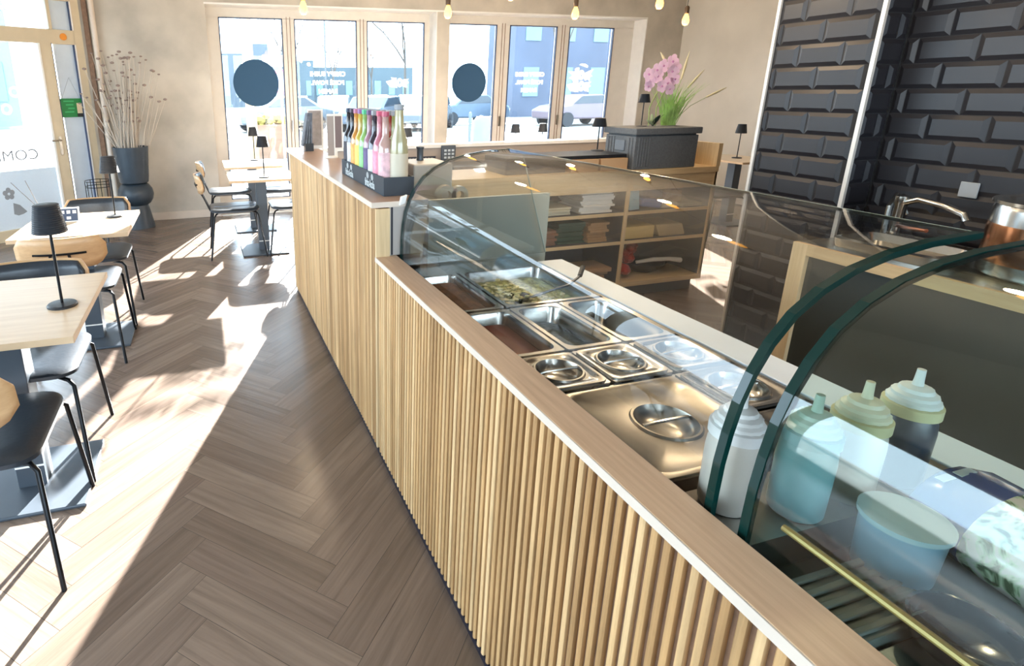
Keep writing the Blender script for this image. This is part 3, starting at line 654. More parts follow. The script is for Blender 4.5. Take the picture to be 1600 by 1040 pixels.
for i, (nm, c) in enumerate(back):
    x, y = .765, 2.81-.075*i; L_ = (x, y, 1.105)
    t = thing('drink_bottle', f'{nm} drink bottle in the row nearest the staff in the black tray', 'bottle', L_, 0, 'drink bottles in the black tray')
    b = MB(); b.lathe([(0, 0), (.029, 0), (.031, .005), (.031, .128), (.027, .146), (.0145, .168), (.0125, .225), (.0145, .228), (.0145, .235)], L_, 20); build('bottle_glass', b, liquid('liq_'+nm, c), t, smooth=True)
    b = MB(); b.lathe([(.0125, .226), (.0155, .228), (.0155, .242), (0, .243)], L_, 16, ridge=(8, .04)); build('crown_cap', b, mat('cap_grey', '8b9096', .4), t, smooth=True)
L_ = (.752, 2.19, 1.105); t = thing('drink_bottle', 'largest pale yellow drink bottle at the near end of the black tray', 'bottle', L_, 0, 'drink bottles in the black tray')
b = MB(); b.lathe([(0, 0), (.034, 0), (.037, .006), (.037, .13), (.034, .155), (.019, .20), (.017, .245), (.018, .25)], L_, 24); build('bottle_glass', b, liquid('liq_paleyellow', 'b9b28c'), t, smooth=True)
b = MB(); b.lathe([(.0376, .03), (.0376, .12)], L_, 24); build('bottle_label', b, mat('lab_cream', 'c3baa6', .5), t, smooth=True)
b = MB(); b.lathe([(.017, .246), (.0195, .248), (.0195, .262), (0, .263)], L_, 16); build('crown_cap', b, mat('cap_grey', '8b9096', .4), t, smooth=True)

t = thing('leaflet_holder', 'black leaflet holder with slanted leaflets at the far end of the bar', 'leaflet holder', (.72, 4.1, 1.10))
b = MB(); b.box(.69, .75, 4.06, 4.14, 1.1005, 1.155); build('holder_base', b, M_blackp, t)
b = MB()
for k in range(4): b.obox((.70+.014*k, 4.12, 1.25), (.005, 0, 0), (0, .045, 0), (.022-.006*k, .0, .115))
build('leaflets', b, mat('leaflet_stack', '59606b', .5, noise=.5, scale=30), t)
t = thing('menu_stand', 'framed grey menu card in white stand beside the leaflet holder', 'menu stand', (.80, 4.2, 1.10))
b = MB(); b.box(.745, .86, 4.24, 4.25, 1.1005, 1.385); build('stand_frame', b, M_white, t)
b = MB(); b.box(.752, .845, 4.237, 4.24, 1.125, 1.375); build('menu_card', b, mat('grey_card', '8f8580', .6, noise=.2, scale=25), t)
t = thing('card_display', 'tall narrow card display on white round foot standing mid bar', 'display stand', (.775, 3.6, 1.10))
b = MB(); b.lathe([(0, 0), (.035, .0), (.035, .006), (.02, .014), (0, .014)], (.775, 3.6, 1.1005), 20, 1.3, 1); build('foot', b, M_white, t, smooth=True)
b = MB(); b.box(.755, .797, 3.595, 3.605, 1.115, 1.36); build('panel', b, mat('taupe_card', '9b918b', .5), t)
b = MB(); b.box(.797, .804, 3.592, 3.608, 1.115, 1.365); b.box(.755, .804, 3.592, 3.608, 1.36, 1.368); build('white_edge', b, M_white, t)
t = thing('menu_stand', 'second brown menu card in white stand behind the bottle tray', 'menu stand', (.86, 3.9, .83))
b = MB(); b.box(.83, .94, 3.95, 3.96, 1.12, 1.36); b.box(.86, .90, 3.95, 3.96, .831, 1.12); build('stand_frame', b, M_white, t)
b = MB(); b.box(.84, .93, 3.947, 3.95, 1.13, 1.345); build('menu_card', b, mat('brown_card', '75686a', .6), t)

t = thing('receipt_printer', 'tall pale grey receipt machine behind the bar beside the bottles', 'machine', (.96, 2.42, .83))
b = MB(); b.box(.872, 1.06, 2.34, 2.56, .8305, 1.196); build('housing', b, mat('pale_plastic', 'b9b7b0', .45), t, bevel=.008)
t = thing('pepper_mill', 'small black cylinder standing on top of the pale machine', 'shaker', (.955, 2.48, 1.197))
b = MB(); b.lathe([(0, 0), (.017, 0), (.015, .01), (.015, .05), (.018, .055), (.018, .062), (0, .064)], (.955, 2.48, 1.1975), 18); build('shaker_body', b, M_grey, t, smooth=True)
t = thing('tape_dispenser', 'tape dispenser with two rolls behind the divider panel', 'tape dispenser', (1.0, 2.2, .83))
b = MB(); b.box(.92, 1.16, 2.14, 2.26, .8305, 1.05); build('stand_block', b, M_blackp, t, bevel=.01)
for x, r in ((.95, .045), (1.01, .038)):
    b = MB(); a = [(x+r*math.cos(k*PI/12), 2.15, 1.085+r*math.sin(k*PI/12)) for k in range(24)]; a2 = [(x+r*.5*math.cos(k*PI/12), 2.15, 1.085+r*.5*math.sin(k*PI/12)) for k in range(24)]
    sh = lambda L: [(p[0], p[1]+.03, p[2]) for p in L]
    strip(b, a, sh(a)); strip(b, a2, sh(a2)); strip(b, a, a2); strip(b, sh(a), sh(a2)); build('tape_roll', b, mat('tape_roll', 'b9b3a0', .3), t, smooth=True)

for o in list(col.objects):
    if o.name.startswith('drink_bottle'): o.scale = (1, 1, 1.33)

# ---------------------------------------------------------------- low partition behind the bar
t = thing('low_partition', 'low taupe partition with white top in front of the right hand windows', 'partition', (2.6, 5.36, 0))
b = MB(); b.box(1.07, 4.4, 5.34, 5.42, 0, .965); build('panel', b, mat('taupe_laminate', 'a3988f', .5), t)
b = MB(); b.box(1.06, 4.4, 5.325, 5.48, .965, 1.0); build('top_board', b, M_white, t, bevel=.003)
t = thing('label_strip', 'dark strip with small white lettering fixed on the low partition', 'sign', (1.98, 5.33, .90))
b = MB(); b.box(1.88, 2.22, 5.328, 5.339, .835, .885); build('strip', b, mat('strip_navy', '2b2f3d', .5), t)
b = MB()
for i in range(9): b.box(1.905+i*.033, 1.925+i*.033, 5.3265, 5.328, .848, .872)
build('pale_marks', b, M_prn, t)
t = thing('card_terminal', 'dark payment terminal with pale keys propped by the low partition', 'terminal', (2.35, 5.29, .83))
b = MB(); b.box(2.27, 2.42, 5.29, 5.32, .83, .99); build('terminal_body', b, M_grey, t, bevel=.006)
b = MB()
for i in range(3):
    for j in range(3): b.box(2.295+i*.04, 2.32+i*.04, 5.285, 5.29, .86+j*.035, .88+j*.035)
build('keys', b, mat('pale_key', 'b9c4cc', .4), t)
tag(build('side_cupboard', MB().box(1.2, 2.75, 4.86, 5.28, 0, .829), mat('navy_cupboard', '2a2f3c', .5), None, bevel=.004), 'low dark cupboard standing against the low partition', 'cupboard')

# ---------------------------------------------------------------- open shelf unit
u = thing('shelf_unit', 'open oak shelf unit with dark pigeonholes behind the food counter', 'shelf unit', (2.5, 3.5, 0))
b = MB()
for x in (2.835, 2.085, 1.345): b.box(x, x+.03, 3.306, 3.72, .10, .93)
b.box(3.587, 3.60, 3.306, 3.72, .1, .925)
build('upright', b, M_shelfin, u)
for x in (3.585, 2.835, 2.085, 1.345): build('oak_edge', MB().box(x, x+.03, 3.298, 3.306, .135, .93), M_oakZ, u)
build('end_cheek', MB().box(3.60, 3.615, 3.298, 3.72, .135, .925), M_oakZ, u)
b = MB(); b.box(1.345, 3.615, 3.295, 3.72, .10, .135); build('bottom_board', b, M_oakX, u)
b = MB(); b.box(1.345, 3.615, 3.29, 3.74, .925, .965); b.box(1.37, 3.60, 3.30, 3.31, .82, .926); build('top_board', b, M_oakX, u)
for z in (.43, .645):
    for x in (1.375, 2.115, 2.865): sb = build('shelf_board', MB().box(x, x+.72, 3.312, 3.71, z, z+.022), M_shelfin, u); build('oak_edge', MB().box(x, x+.72, 3.304, 3.312, z-.001, z+.022), M_oakX, sb)
b = MB(); b.box(1.35, 3.61, 3.712, 3.73, .02, .93); build('back_panel', b, M_shelfin, u)
b = MB(); b.box(1.37, 3.59, 3.36, 3.70, 0, .10); build('kickboard', b, mat('kick_grey', '6b645c', .6), u)
b = MB(); b.box(3.585, 3.62, 3.29, 3.74, .965, 1.13); b.box(3.40, 3.585, 3.70, 3.74, .965, 1.12); build('upstand', b, M_oakZ, u)
b = MB(); b.box(3.36, 3.584, 3.685, 3.70, .965, 1.11); build('upstand_panel', b, mat('brown_laminate', '9c8272', .6), u)

rr = random.Random(9)
def stack(name, label, cat, x0, x1, y0, y1, z0, n, th, m, wob=.012, group=None):
    b = MB()
    for k in range(n):
        dx, dy = rr.uniform(-wob, wob), rr.uniform(-wob, wob); b.box(x0+dx, x1+dx, y0+dy, y1+dy, z0+k*th, z0+(k+1)*th-.001)
    return single(name, b, m, label, cat, group, bevel=.002)
M_paper = mat('white_paper', 'e3e0d9', .8); M_kraft = mat('kraft_paper', 'a5815c', .8)
stack('bag_stack', 'tall ragged stack of white paper bags in the upper middle pigeonhole', 'paper bags', 2.50, 2.76, 3.34, 3.6, .669, 10, .015, M_paper, .014)
stack('bag_stack', 'low pile of cream paper bags left of the tall white stack', 'paper bags', 2.16, 2.42, 3.34, 3.6, .669, 4, .014, mat('cream_paper', 'c9c0a6', .8), .014)
stack('box_stack', 'stack of brown folded boxes in the middle pigeonhole', 'boxes', 2.58, 2.74, 3.34, 3.6, .454, 8, .018, M_kraft, .01)
stack('bag_stack', 'stack of dark green paper bags in the middle pigeonhole', 'paper bags', 2.34, 2.56, 3.36, 3.62, .454, 9, .017, mat('green_paper', '39503f', .8), .012)
stack('box_stack', 'stack of reddish brown cartons at the left of the green bags', 'boxes', 2.14, 2.32, 3.34, 3.6, .454, 6, .018, mat('red_kraft', '8a6650', .8), .01)
stack('bag_heap', 'crumpled kraft paper bags in the lowest middle pigeonhole', 'paper bags', 2.52, 2.78, 3.34, 3.55, .137, 4, .03, M_kraft, .03)
b = MB(); b.box(2.88, 3.15, 3.335, 3.6, .454, .545); single('carton', b, mat('yellow_carton', 'd3b878', .6), 'plain pale yellow carton in the middle right pigeonhole', 'box', bevel=.003)
b = MB(); b.obox((3.30, 3.45, .50), (.12, 0, .0), (0, .12, .0), (-.02, 0, .045)); single('kraft_bag', b, mat('kraft_bag', 'b5a27d', .7), 'open kraft bag lying right of the yellow carton', 'bag', bevel=.01)
b = MB(); b.obox((2.93, 3.42, .745), (.05, .01, .0), (0, .1, 0), (-.01, 0, .07)); single('blue_bag', b, mat('pale_blue_bag', '8fb5c4', .5), 'upright pale blue bag in the upper right pigeonhole', 'bag', bevel=.006)
b = MB(); b.obox((3.09, 3.42, .714), (.09, 0, -.012), (0, .1, 0), (.003, 0, .03)); single('blue_bag', b, mat('blue_bag', '5470a8', .4), 'crumpled blue and white bag in the upper right pigeonhole', 'bag', bevel=.012)
stack('paper_stack', 'low stack of white papers in the upper right pigeonhole', 'papers', 3.20, 3.34, 3.34, 3.6, .669, 3, .012, M_paper, .006)
stack('napkin_stack', 'flat pile of pale napkins next to the right post', 'napkins', 3.38, 3.56, 3.34, 3.6, .669, 2, .012, mat('napkin', 'c7c3b4', .8), .006)
b = MB(); b.obox((3.38, 3.45, .74), (.05, 0, 0), (0, .04, 0), (0, 0, .045)); single('small_box', b, M_kraft, 'small upright kraft box in the upper right pigeonhole', 'box', bevel=.002)
b = MB()
for k in range(14): b.ball((2.985+rr.uniform(-.05, .05), 3.42+rr.uniform(-.05, .05), .193+.016*k), .045, 8, 1, 1, .8)
single('red_bag', b, mat('red_foil', 'a8372c', .3, noise=.5, scale=18), 'crumpled red bag standing in the lowest right pigeonhole', 'bag', smooth=True)
t = thing('wok_pan', 'black round pan with white handle in the lowest right pigeonhole', 'pan', (3.25, 3.45, .137))
b = MB(); b.lathe([(0, 0), (.08, 0), (.16, .05), (.175, .075), (.165, .075), (.15, .05), (.075, .01), (0, .01)], (3.25, 3.5, .137), 28, 1, .8); build('pan_body', b, M_blackp, t, smooth=True)
b = MB(); b.tube([(3.1, 3.42, .24), (3.22, 3.38, .262), (3.36, 3.37, .258), (3.48, 3.38, .235)], [.012, .016, .016, .02], 10); build('handle', b, M_white, t, smooth=True)

c_ = thing('insulated_box', 'big black insulated food box with lid standing on the shelf unit', 'box', (3.14, 3.47, .966))
M_epp = mat('black_foam', '606366', .7, noise=.15, scale=90, bump=.2)
b = MB(); b.box(2.875, 3.415, 3.32, 3.63, .966, 1.195)
for k in range(5): b.box(2.90+k*.022, 2.912+k*.022, 3.314, 3.32, .985, 1.185)
for k in (0, 1, 6, 7, 8): b.box(2.869, 2.875, 3.345+k*.031, 3.362+k*.031, .985, 1.185)
build('box_body', b, M_epp, c_, bevel=.008)
b = MB(); b.box(2.86, 3.43, 3.305, 3.645, 1.205, 1.25); b.box(2.885, 3.405, 3.33, 3.62, 1.194, 1.206); build('box_lid', b, M_epp, c_, bevel=.008)
b = MB(); b.box(2.866, 2.876, 3.42, 3.52, 1.09, 1.165); build('handle_recess', b, mat('recess_grey', '6b7178', .6), c_, bevel=.004)
b = MB(); b.box(2.865, 2.868, 3.39, 3.44, .99, 1.02); build('sticker', b, M_white, c_, bevel=.001)
for i, x in enumerate((2.38, 2.62)):
    single('wood_crate', MB().box(x, x+.22, 3.33, 3.6, .966, 1.05), mat('crate_kraft', 'c09a72', .6), ('left' if i == 0 else 'right')+' one of two tan cartons beside the black insulated box', 'box', bevel=.003)
single('black_tray', MB().box(1.9, 2.85, 3.36, 3.66, 1.051, 1.075).box(1.9, 2.36, 3.36, 3.66, .966, 1.05), M_blackp, 'flat black tray lying over the tan cartons', 'tray', bevel=.003)

# ---------------------------------------------------------------- orchid and grass on the insulated box
o_ = thing('potted_orchid', 'artificial pink orchid with dark leaves on the black insulated box', 'plant', (3.20, 3.55, 1.25))
b = MB()
for x, y in ((3.17, 3.55), (3.24, 3.56)): b.tube([(x, y, 1.25), (x-.01, y, 1.38), (x+.02, y-.01, 1.47), (x+.05, y-.03, 1.53)], .004, 6)
build('stem', b, mat('orchid_stem', '8fa05a', .5), o_, smooth=True)
def leaf(mb, p, d, L, W, droop=.03):
    p = Vector(p); d = Vector(d).normalized(); s = d.cross(Vector((0, 0, 1))).normalized()
    prev = None; vs = []; n = 6
    for k in range(n+1):
        q = k/n; ww = W*math.sin(PI*min(1, q*.9+.08)); c = p+d*L*q+Vector((0, 0, -droop*q*q)); vs += [c-s*ww, c+s*ww]
    mb.add(vs, [(2*k, 2*k+1, 2*k+3, 2*k+2) for k in range(n)])
for (d, L, W, mm) in (((.5, -.5, 1.2), .13, .03, 'dark_leaf'), ((.1, -.6, 1.3), .12, .028, 'dark_leaf'), ((-.9, -.2, .9), .11, .018, 'pale_leaf'), ((-.7, -.5, 1.4), .14, .015, 'pale_leaf')):
    b = MB(); leaf(b, (3.20, 3.54, 1.25), d, L, W); build('leaf', b, mat(mm, '25352c' if mm == 'dark_leaf' else 'a9b48a', .4), o_, smooth=True, solid=.002)
M_petal = transl('orchid_petal', 'f4e0ef', .45); M_petc = mat('orchid_centre', 'c28bb2', .6)
rr = random.Random(21)
for (x, z, s) in ((3.07, 1.61, 1), (3.12, 1.56, .95), (3.14, 1.64, 1), (3.19, 1.60, 1.05), (3.21, 1.67, 1), (3.26, 1.63, 1), (3.29, 1.70, 1.1), (3.34, 1.66, 1), (3.20, 1.53, .95), (3.30, 1.55, 1.1), (3.35, 1.58, .9), (3.26, 1.51, .9), (3.10, 1.53, .8)):
    y = 3.52+rr.uniform(-.03, .04); b = MB(); c0 = Vector((x, y, z)); a0 = rr.uniform(0, 1)
    for k in range(5):
        a = a0+2*PI*k/5; d = Vector((math.cos(a), -.18, math.sin(a))); pn = Vector((-math.sin(a), 0, math.cos(a))); vs = [c0]
        for q, ww in ((.35, .6), (.7, 1), (1.0, .75), (1.12, .2)):
            vs += [c0+d*.043*s*q-pn*.022*s*ww, c0+d*.043*s*q+pn*.022*s*ww]
        b.add(vs, [(0, 1, 2), (1, 3, 4, 2), (3, 5, 6, 4), (5, 7, 8, 6)])
    f = build('flower', b, M_petal, o_, smooth=False, solid=.0015)
    b = MB(); b.ball((x, y-.008, z), .008*s, 8); build('flower_centre', b, M_petc, f, smooth=True)
g_ = thing('ornamental_grass', 'tuft of artificial green grass with pale plumes beside the orchid', 'plant', (3.38, 3.58, 1.25))
b = MB()
for k in range(110):
    a = rr.gauss(.25, .55); h = rr.uniform(.16, .34); x0 = 3.36+rr.uniform(-.05, .05); y0 = 3.57+rr.uniform(-.03, .03); lean = .22*a
    p0 = Vector((x0, y0, 1.25)); p1 = p0+Vector((lean*h*1.2, rr.uniform(-.02, .02), h*.55)); p2 = p0+Vector((lean*h*3.2, rr.uniform(-.04, .04), h)); ww = .0028
    b.add([p0+Vector((-ww, 0, 0)), p0+Vector((ww, 0, 0)), p1+Vector((ww, 0, 0)), p1+Vector((-ww, 0, 0)), p2], [(0, 1, 2, 3), (3, 2, 4)])
o2 = build('grass_blades', b, mat('grass_green', 'a6cc79', .6, noise=.3, scale=15), g_, solid=.0008); o2['kind'] = 'stuff'
for (x1, z1, x2, z2) in ((3.46, 1.58, 3.50, 1.78), (3.53, 1.52, 3.66, 1.65), (3.72, 1.45, 3.90, 1.52), (3.30, 1.70, 3.24, 1.77)):
    b = MB(); b.tube([(3.38, 3.58, 1.25), (3.38+(x1-3.38)*.6, 3.6, 1.25+(z1-1.25)*.7), (x1, 3.6, z1)], .0018, 5); st = build('plume_stalk', b, mat('stalk_green', '7f9a55', .6), g_)
    b = MB(); b.tube([(x1, 3.6, z1), ((x1+x2)/2, 3.6, (z1+z2)/2), (x2, 3.6, z2)], [.006, .009, .0015], 7); build('plume', b, mat('plume_cream', 'd6cba2', .9, bump=.5, scale=120), st, smooth=True)

# ---------------------------------------------------------------- back counter on the tiled wall
k_ = thing('back_counter', 'low back counter with oak frame and dark panels against black tiles', 'counter', (2.58, .6, 0))
b = MB(); b.box(2.32, 2.845, -1.9, 1.68, .06, .865); build('carcass', b, mat('dark_panel', '33352f', .55, noise=.1, scale=3), k_)
build('stile', MB().box(2.30, 2.32, 1.62, 1.68, .06, .90), M_oakZ, k_)
for y in (.55, -.5): build('stile', MB().box(2.30, 2.32, y, y+.06, .06, .855), M_oakZ, k_)
b = MB(); b.box(2.30, 2.32, -1.9, 1.62, .855, .90); build('rail', b, wood('oak_y', 'b99a70', 'cfb286', 'Y', 6), k_)
b = MB(); b.box(2.32, 2.845, -1.9, 1.68, .865, .90); build('worktop', b, M_steelb, k_, bevel=.003)
b = MB(); b.box(2.36, 2.84, -1.88, 1.66, 0, .06); build('plinth', b, M_blackp, k_)
s_ = thing('sink_tap', 'chrome lever tap with long spout over the steel worktop', 'tap', (2.66, 1.52, .90))
b = MB(); b.lathe([(0, 0), (.03, 0), (.03, .02), (.02, .03), (.02, .15), (.024, .16), (.024, .19), (0, .2)], (2.66, 1.55, .90), 18); build('tap_body', b, M_steel, s_, smooth=True)
b = MB(); b.tube([(2.66, 1.55, 1.06), (2.64, 1.48, 1.09), (2.60, 1.38, 1.085), (2.57, 1.30, 1.07), (2.57, 1.29, 1.05)], .012, 10); build('spout', b, M_steel, s_, smooth=True)
b = MB(); b.tube([(2.66, 1.55, .97), (2.58, 1.47, .985), (2.54, 1.38, .995)], .008, 8); build('lever', b, mat('copper_tone', 'a9745a', .25, 1), s_, smooth=True)
b = MB(); b.tube([(2.68, 1.6, .90), (2.68, 1.6, 1.04), (2.74, 1.62, 1.08), (2.79, 1.6, 1.0)], .01, 8); build('hose', b, M_steel, s_, smooth=True)
t = thing('sink_basin', 'shallow stainless basin with rounded rim set on the worktop', 'sink', (2.5, 1.3, .90))
b = MB(); A = [rrect(2.38, 2.62, 1.25, 1.60, .05, .901), rrect(2.375, 2.625, 1.245, 1.605, .05, .935), rrect(2.39, 2.61, 1.26, 1.59, .045, .94), rrect(2.40, 2.60, 1.27, 1.58, .04, .91)]
for p, q in zip(A[:-1], A[1:]): strip(b, p, q)
fill(b, A[-1]); build('basin', b, M_steel, t, smooth=True)
t = thing('steel_urn', 'round polished steel urn at the right edge on the worktop', 'urn', (2.60, 1.0, .90))
b = MB(); b.lathe([(0, 0), (.16, 0), (.17, .01), (.17, .22), (.165, .235), (.175, .24), (.175, .25), (.15, .255), (0, .27)], (2.60, 1.06, .901), 40); build('urn_body', b, M_steel, t, smooth=True)
b = MB(); b.lathe([(.172, .05), (.1725, .055), (.1725, .17), (.172, .175)], (2.60, 1.06, .901), 40); build('copper_reflection', b, mat('copper_reflection', 'c08a66', .2, 1), t, smooth=True)  # copper coloured reflection on the steel, painted as a ring round the urn
tag(build('wall_socket', MB().box(2.845, 2.852, 1.42, 1.48, 1.09, 1.15), mat('socket_grey', '8f9396', .5), None, bevel=.003), 'small grey wall socket on the black tiles above the steel worktop', 'socket')

# ---------------------------------------------------------------- tables, chairs, lamps
def mk_table(name_label, loc, W=.61, D=.72, rz=0):
    t = thing('bistro_table', name_label, 'table', loc, rz)
    b = MB(); b.box(-W/2, W/2, -D/2, D/2, .727, .75); build('tabletop', b, M_table, t, local=True, bevel=.002)
    b = MB()
    for q in ((-W/2-.001, -W/2, -D/2, D/2), (W/2, W/2+.001, -D/2, D/2), (-W/2, W/2, -D/2-.001, -D/2), (-W/2, W/2, D/2, D/2+.001)): b.box(*q, .7275, .7495)
    build('edge_band', b, M_tedge, t, local=True)
    b = MB(); b.box(-.05, .05, -.05, .05, .012, .715); b.box(-.12, .12, -.2, .2, .712, .727); build('pedestal', b, M_grey, t, local=True, bevel=.003)
    b = MB(); b.box(-.0505, .0505, -.051, -.0502, .10, .108); build('bright_line', b, M_white, t, local=True)
    b = MB(); b.box(-.22, .22, -.22, .22, 0, .014); build('base_plate', b, M_grey, t, local=True, bevel=.004)
    return t
T1 = mk_table('oak topped bistro table nearest the camera with a black lamp', (-.765, 2.25, 0))
dup(T1, (-.765, 3.72, 0), 0, 'oak topped bistro table with card sign beside the glazed entrance').scale = (1, .94, 1)
dup(T1, (.49, 5.54, 0), 0, 'sunlit bistro table by the windows, the nearer of the pair')
dup(T1, (.49, 6.54, 0), 0, 'sunlit bistro table closest to the window pane with the disc')
dup(T1, (5.85, 5.12, 0), 0, 'oak bistro table against the pale right wall')
dup(T1, (2.15, 6.05, 0), 0, 'bistro table hidden behind the low partition on its left')
dup(T1, (3.7, 6.2, 0), 0, 'bistro table hidden behind the low partition in the middle')

def mk_chair(label, loc, rz):
    t = thing('dining_chair', label, 'chair', loc, rz)
    b = MB(); n = 6
    lo = []
    for (k, z) in ((.90, .430), (1.0, .438), (1.0, .452), (.94, .461), (.6, .464)):
        lo.append([(p[0]*k, p[1]*k-.01, z+(.010*(p[1]*k/.22)**2)) for p in rrect(-.215, .215, -.225, .225, .085, 0, n)])
    for a, c in zip(lo[:-1], lo[1:]): strip(b, a, c)
    fill(b, lo[0], True); fill(b, lo[-1]); build('seat', b, M_leather, t, local=True, smooth=True)
    b = MB()
    for x in (.008, .028): b.tube([(x, -.195, .471), (x, -.1, .467), (x, .1, .467), (x, .18, .470)], .0028, 6)
    build('piping', b, mat('piping_grey', '8b97a3', .5), t, local=True, smooth=True)
    for sx in (-1, 1):
        for sy in (-1, 1):
            b = MB(); b.tube([(sx*.13, sy*.15-.01, .428), (sx*.185, sy*.185, .425), (sx*.205, sy*.20, .405), (sx*.232, sy*.258, .0)], .0085, 10); build('leg', b, M_black, t, local=True, smooth=True)
    b = MB(); b.tube([(-.13, -.16, .425), (-.13, .14, .425)], .008, 8); b.tube([(.13, -.16, .425), (.13, .14, .425)], .008, 8); build('seat_frame', b, M_black, t, local=True)
    def bp(u, z, off=0):        # point on the curved backrest
        a = u/.42; return Vector((.42*math.sin(a), -.340+.42*(1-math.cos(a))-off+(z-.7)*-.18, z))
    for nm, m_, th, off, sc_ in (('backrest', M_plate, .011, 0, 1), ('back_cushion', M_leather, .014, -.014, .92)):
        b = MB(); vs = []; N = 14
        for i in range(N+1):
            u = (-.23+.46*i/N)*sc_; e = abs(u)/(.23*sc_); h = 1-(max(0, e-.80)/.20)**2.6*.55
            zt = .70+.085*sc_*h; zb = .70-.085*sc_*(1-(max(0, e-.62)/.38)**2.4*.7)
            for k in range(5): vs.append(bp(u, zb+(zt-zb)*k/4, off))
        b.add(vs, [(5*i+k, 5*(i+1)+k, 5*(i+1)+k+1, 5*i+k+1) for i in range(N) for k in range(4)])
        build(nm, b, m_, t, local=True, smooth=True, solid=th)
    b = MB(); pts = [bp(-.13+.26*i/8, .70, .012) for i in range(9)]; b.tube(pts, .006, 6)
    for x in (-.045, .045): b.tube([bp(x, .70, .012), Vector((x, -.28, .56)), Vector((x*1.1, -.235, .445)), Vector((x*1.2, -.12, .425))], .008, 8)
    build('back_bracket', b, M_black, t, local=True, smooth=True)
    return t
CH = mk_chair('nearest chair, its oak backrest cut by the left picture edge', (-.775, 1.895, 0), 0)
dup(CH, (-.775, 2.44, 0), PI, 'chair facing the camera at the far side of the nearest table')
dup(CH, (-.775, 3.53, 0), 0, 'chair whose oak back with black T bracket faces the camera')
dup(CH, (-.775, 4.115, 0), PI, 'chair on the far side of the table with the card sign')
dup(CH, (.235, 5.52, 0), -PI/2, 'chair left of the nearer sunlit window table')
dup(CH, (.245, 6.52, 0), -PI/2, 'chair left of the farther sunlit window table')
dup(CH, (.78, 5.52, 0), PI/2, 'chair right of the nearer window table, half hidden by the counter')
dup(CH, (.78, 6.52, 0), PI/2, 'chair right of the farther window table, half hidden by the counter')
dup(CH, (5.15, 4.7, 0), -PI/2, 'chair seen through the glass case beside the right wall table')

def mk_lamp(label, loc, s=1):
    t = thing('table_lamp', label, 'lamp', loc)
    b = MB(); b.lathe([(0, 0), (.052, 0), (.052, .006), (.048, .010), (.010, .013), (0, .013)], (0, 0, 0), 24); build('lamp_base', b, M_blackp, t, local=True, smooth=True)
    b = MB(); b.tube([(0, 0, .01), (0, 0, .30)], .0052, 10); build('pole', b, M_black, t, local=True, smooth=True)
    b = MB(); n = 48; pr = []
    for k in range(15): z = .28+.10*k/14; r = .057-.017*k/14; pr += [(r, z)]+([(r+.0016, z+.004)] if k < 14 else [])
    pr += [(.037, .381), (.0, .3815)]
    b.lathe(pr, (0, 0, 0), n, ridge=(16, .012)); build('lamp_shade', b, mat('shade_black', '20262e', .5), t, local=True, smooth=True)
    return t
LP = mk_lamp('black table lamp with scalloped shade on the nearest table', (-.555, 2.21, .75))
for p, lab in (((-.585, 3.87, .75), 'black table lamp on the table with the card sign'), ((.51, 5.33, .75), 'black table lamp on the nearer sunlit window table'), ((.55, 6.77, .75), 'black table lamp on the farther sunlit window table'),
               ((3.08, 3.52, 1.25), 'black table lamp standing on the insulated box beside the orchid'), ((5.86, 5.12, .75), 'black table lamp on the table by the pale right wall'),
               ((2.15, 5.98, .75), 'lamp behind the low partition, leftmost by the plaster pier'), ((3.55, 6.1, .75), 'lamp behind the low partition in the middle window bay'), ((3.95, 6.15, .75), 'lamp behind the low partition, right one below the window joint')):
    q = dup(LP, p, 0, lab)
    if 'orchid' in lab: q.scale = (.72, .72, .60)
l2 = dup(LP, (2.76, 3.56, 1.0755-.165), 0, 'black table lamp beside the left end of the insulated box'); l2.location = (2.78, 3.68, 1.0755); l2.scale = (.9, .9, .62)
l2.location = (2.80, 3.62, 1.0755)

# ---------------------------------------------------------------- small things on the second table
t = thing('card_sign', 'small framed card with pale print standing on the table by the entrance', 'sign', (-.84, 3.78, .75))
b = MB(); b.obox((-.835, 3.80, .793), (.058, 0, 0), (0, .004, 0), (0, .014, .042)); build('card_frame', b, M_white, t)
b = MB(); b.obox((-.835, 3.7945, .793), (.05, 0, 0), (0, .001, 0), (0, .012, .035)); build('card_face', b, mat('navy_card', '38435a', .5), t)
b = MB()
for i in range(3): b.obox((-.868+i*.033, 3.797, .81), (.01, 0, 0), (0, .001, 0), (0, .003, .009))
b.obox((-.835, 3.788, .775), (.012, 0, 0), (0, .001, 0), (0, .003, .008)); build('card_print', b, M_white, t)
t = thing('reed_diffuser', 'small glass reed diffuser with two sticks on the table by the entrance', 'diffuser', (-1.05, 3.98, .75))
b = MB(); b.lathe([(0, 0), (.03, 0), (.032, .01), (.03, .05), (.012, .065), (.012, .08)], (-1.03, 3.98, .751), 18); build('jar', b, mat('grey_jar', 'a8a8a4', .3), t, smooth=True)
b = MB(); b.tube([(-1.03, 3.98, .80), (-1.17, 3.98, .98)], .002, 5); b.tube([(-1.03, 3.98, .80), (-1.09, 3.98, .99)], .002, 5); build('reed', b, mat('reed_brown', '6d625a', .7), t)

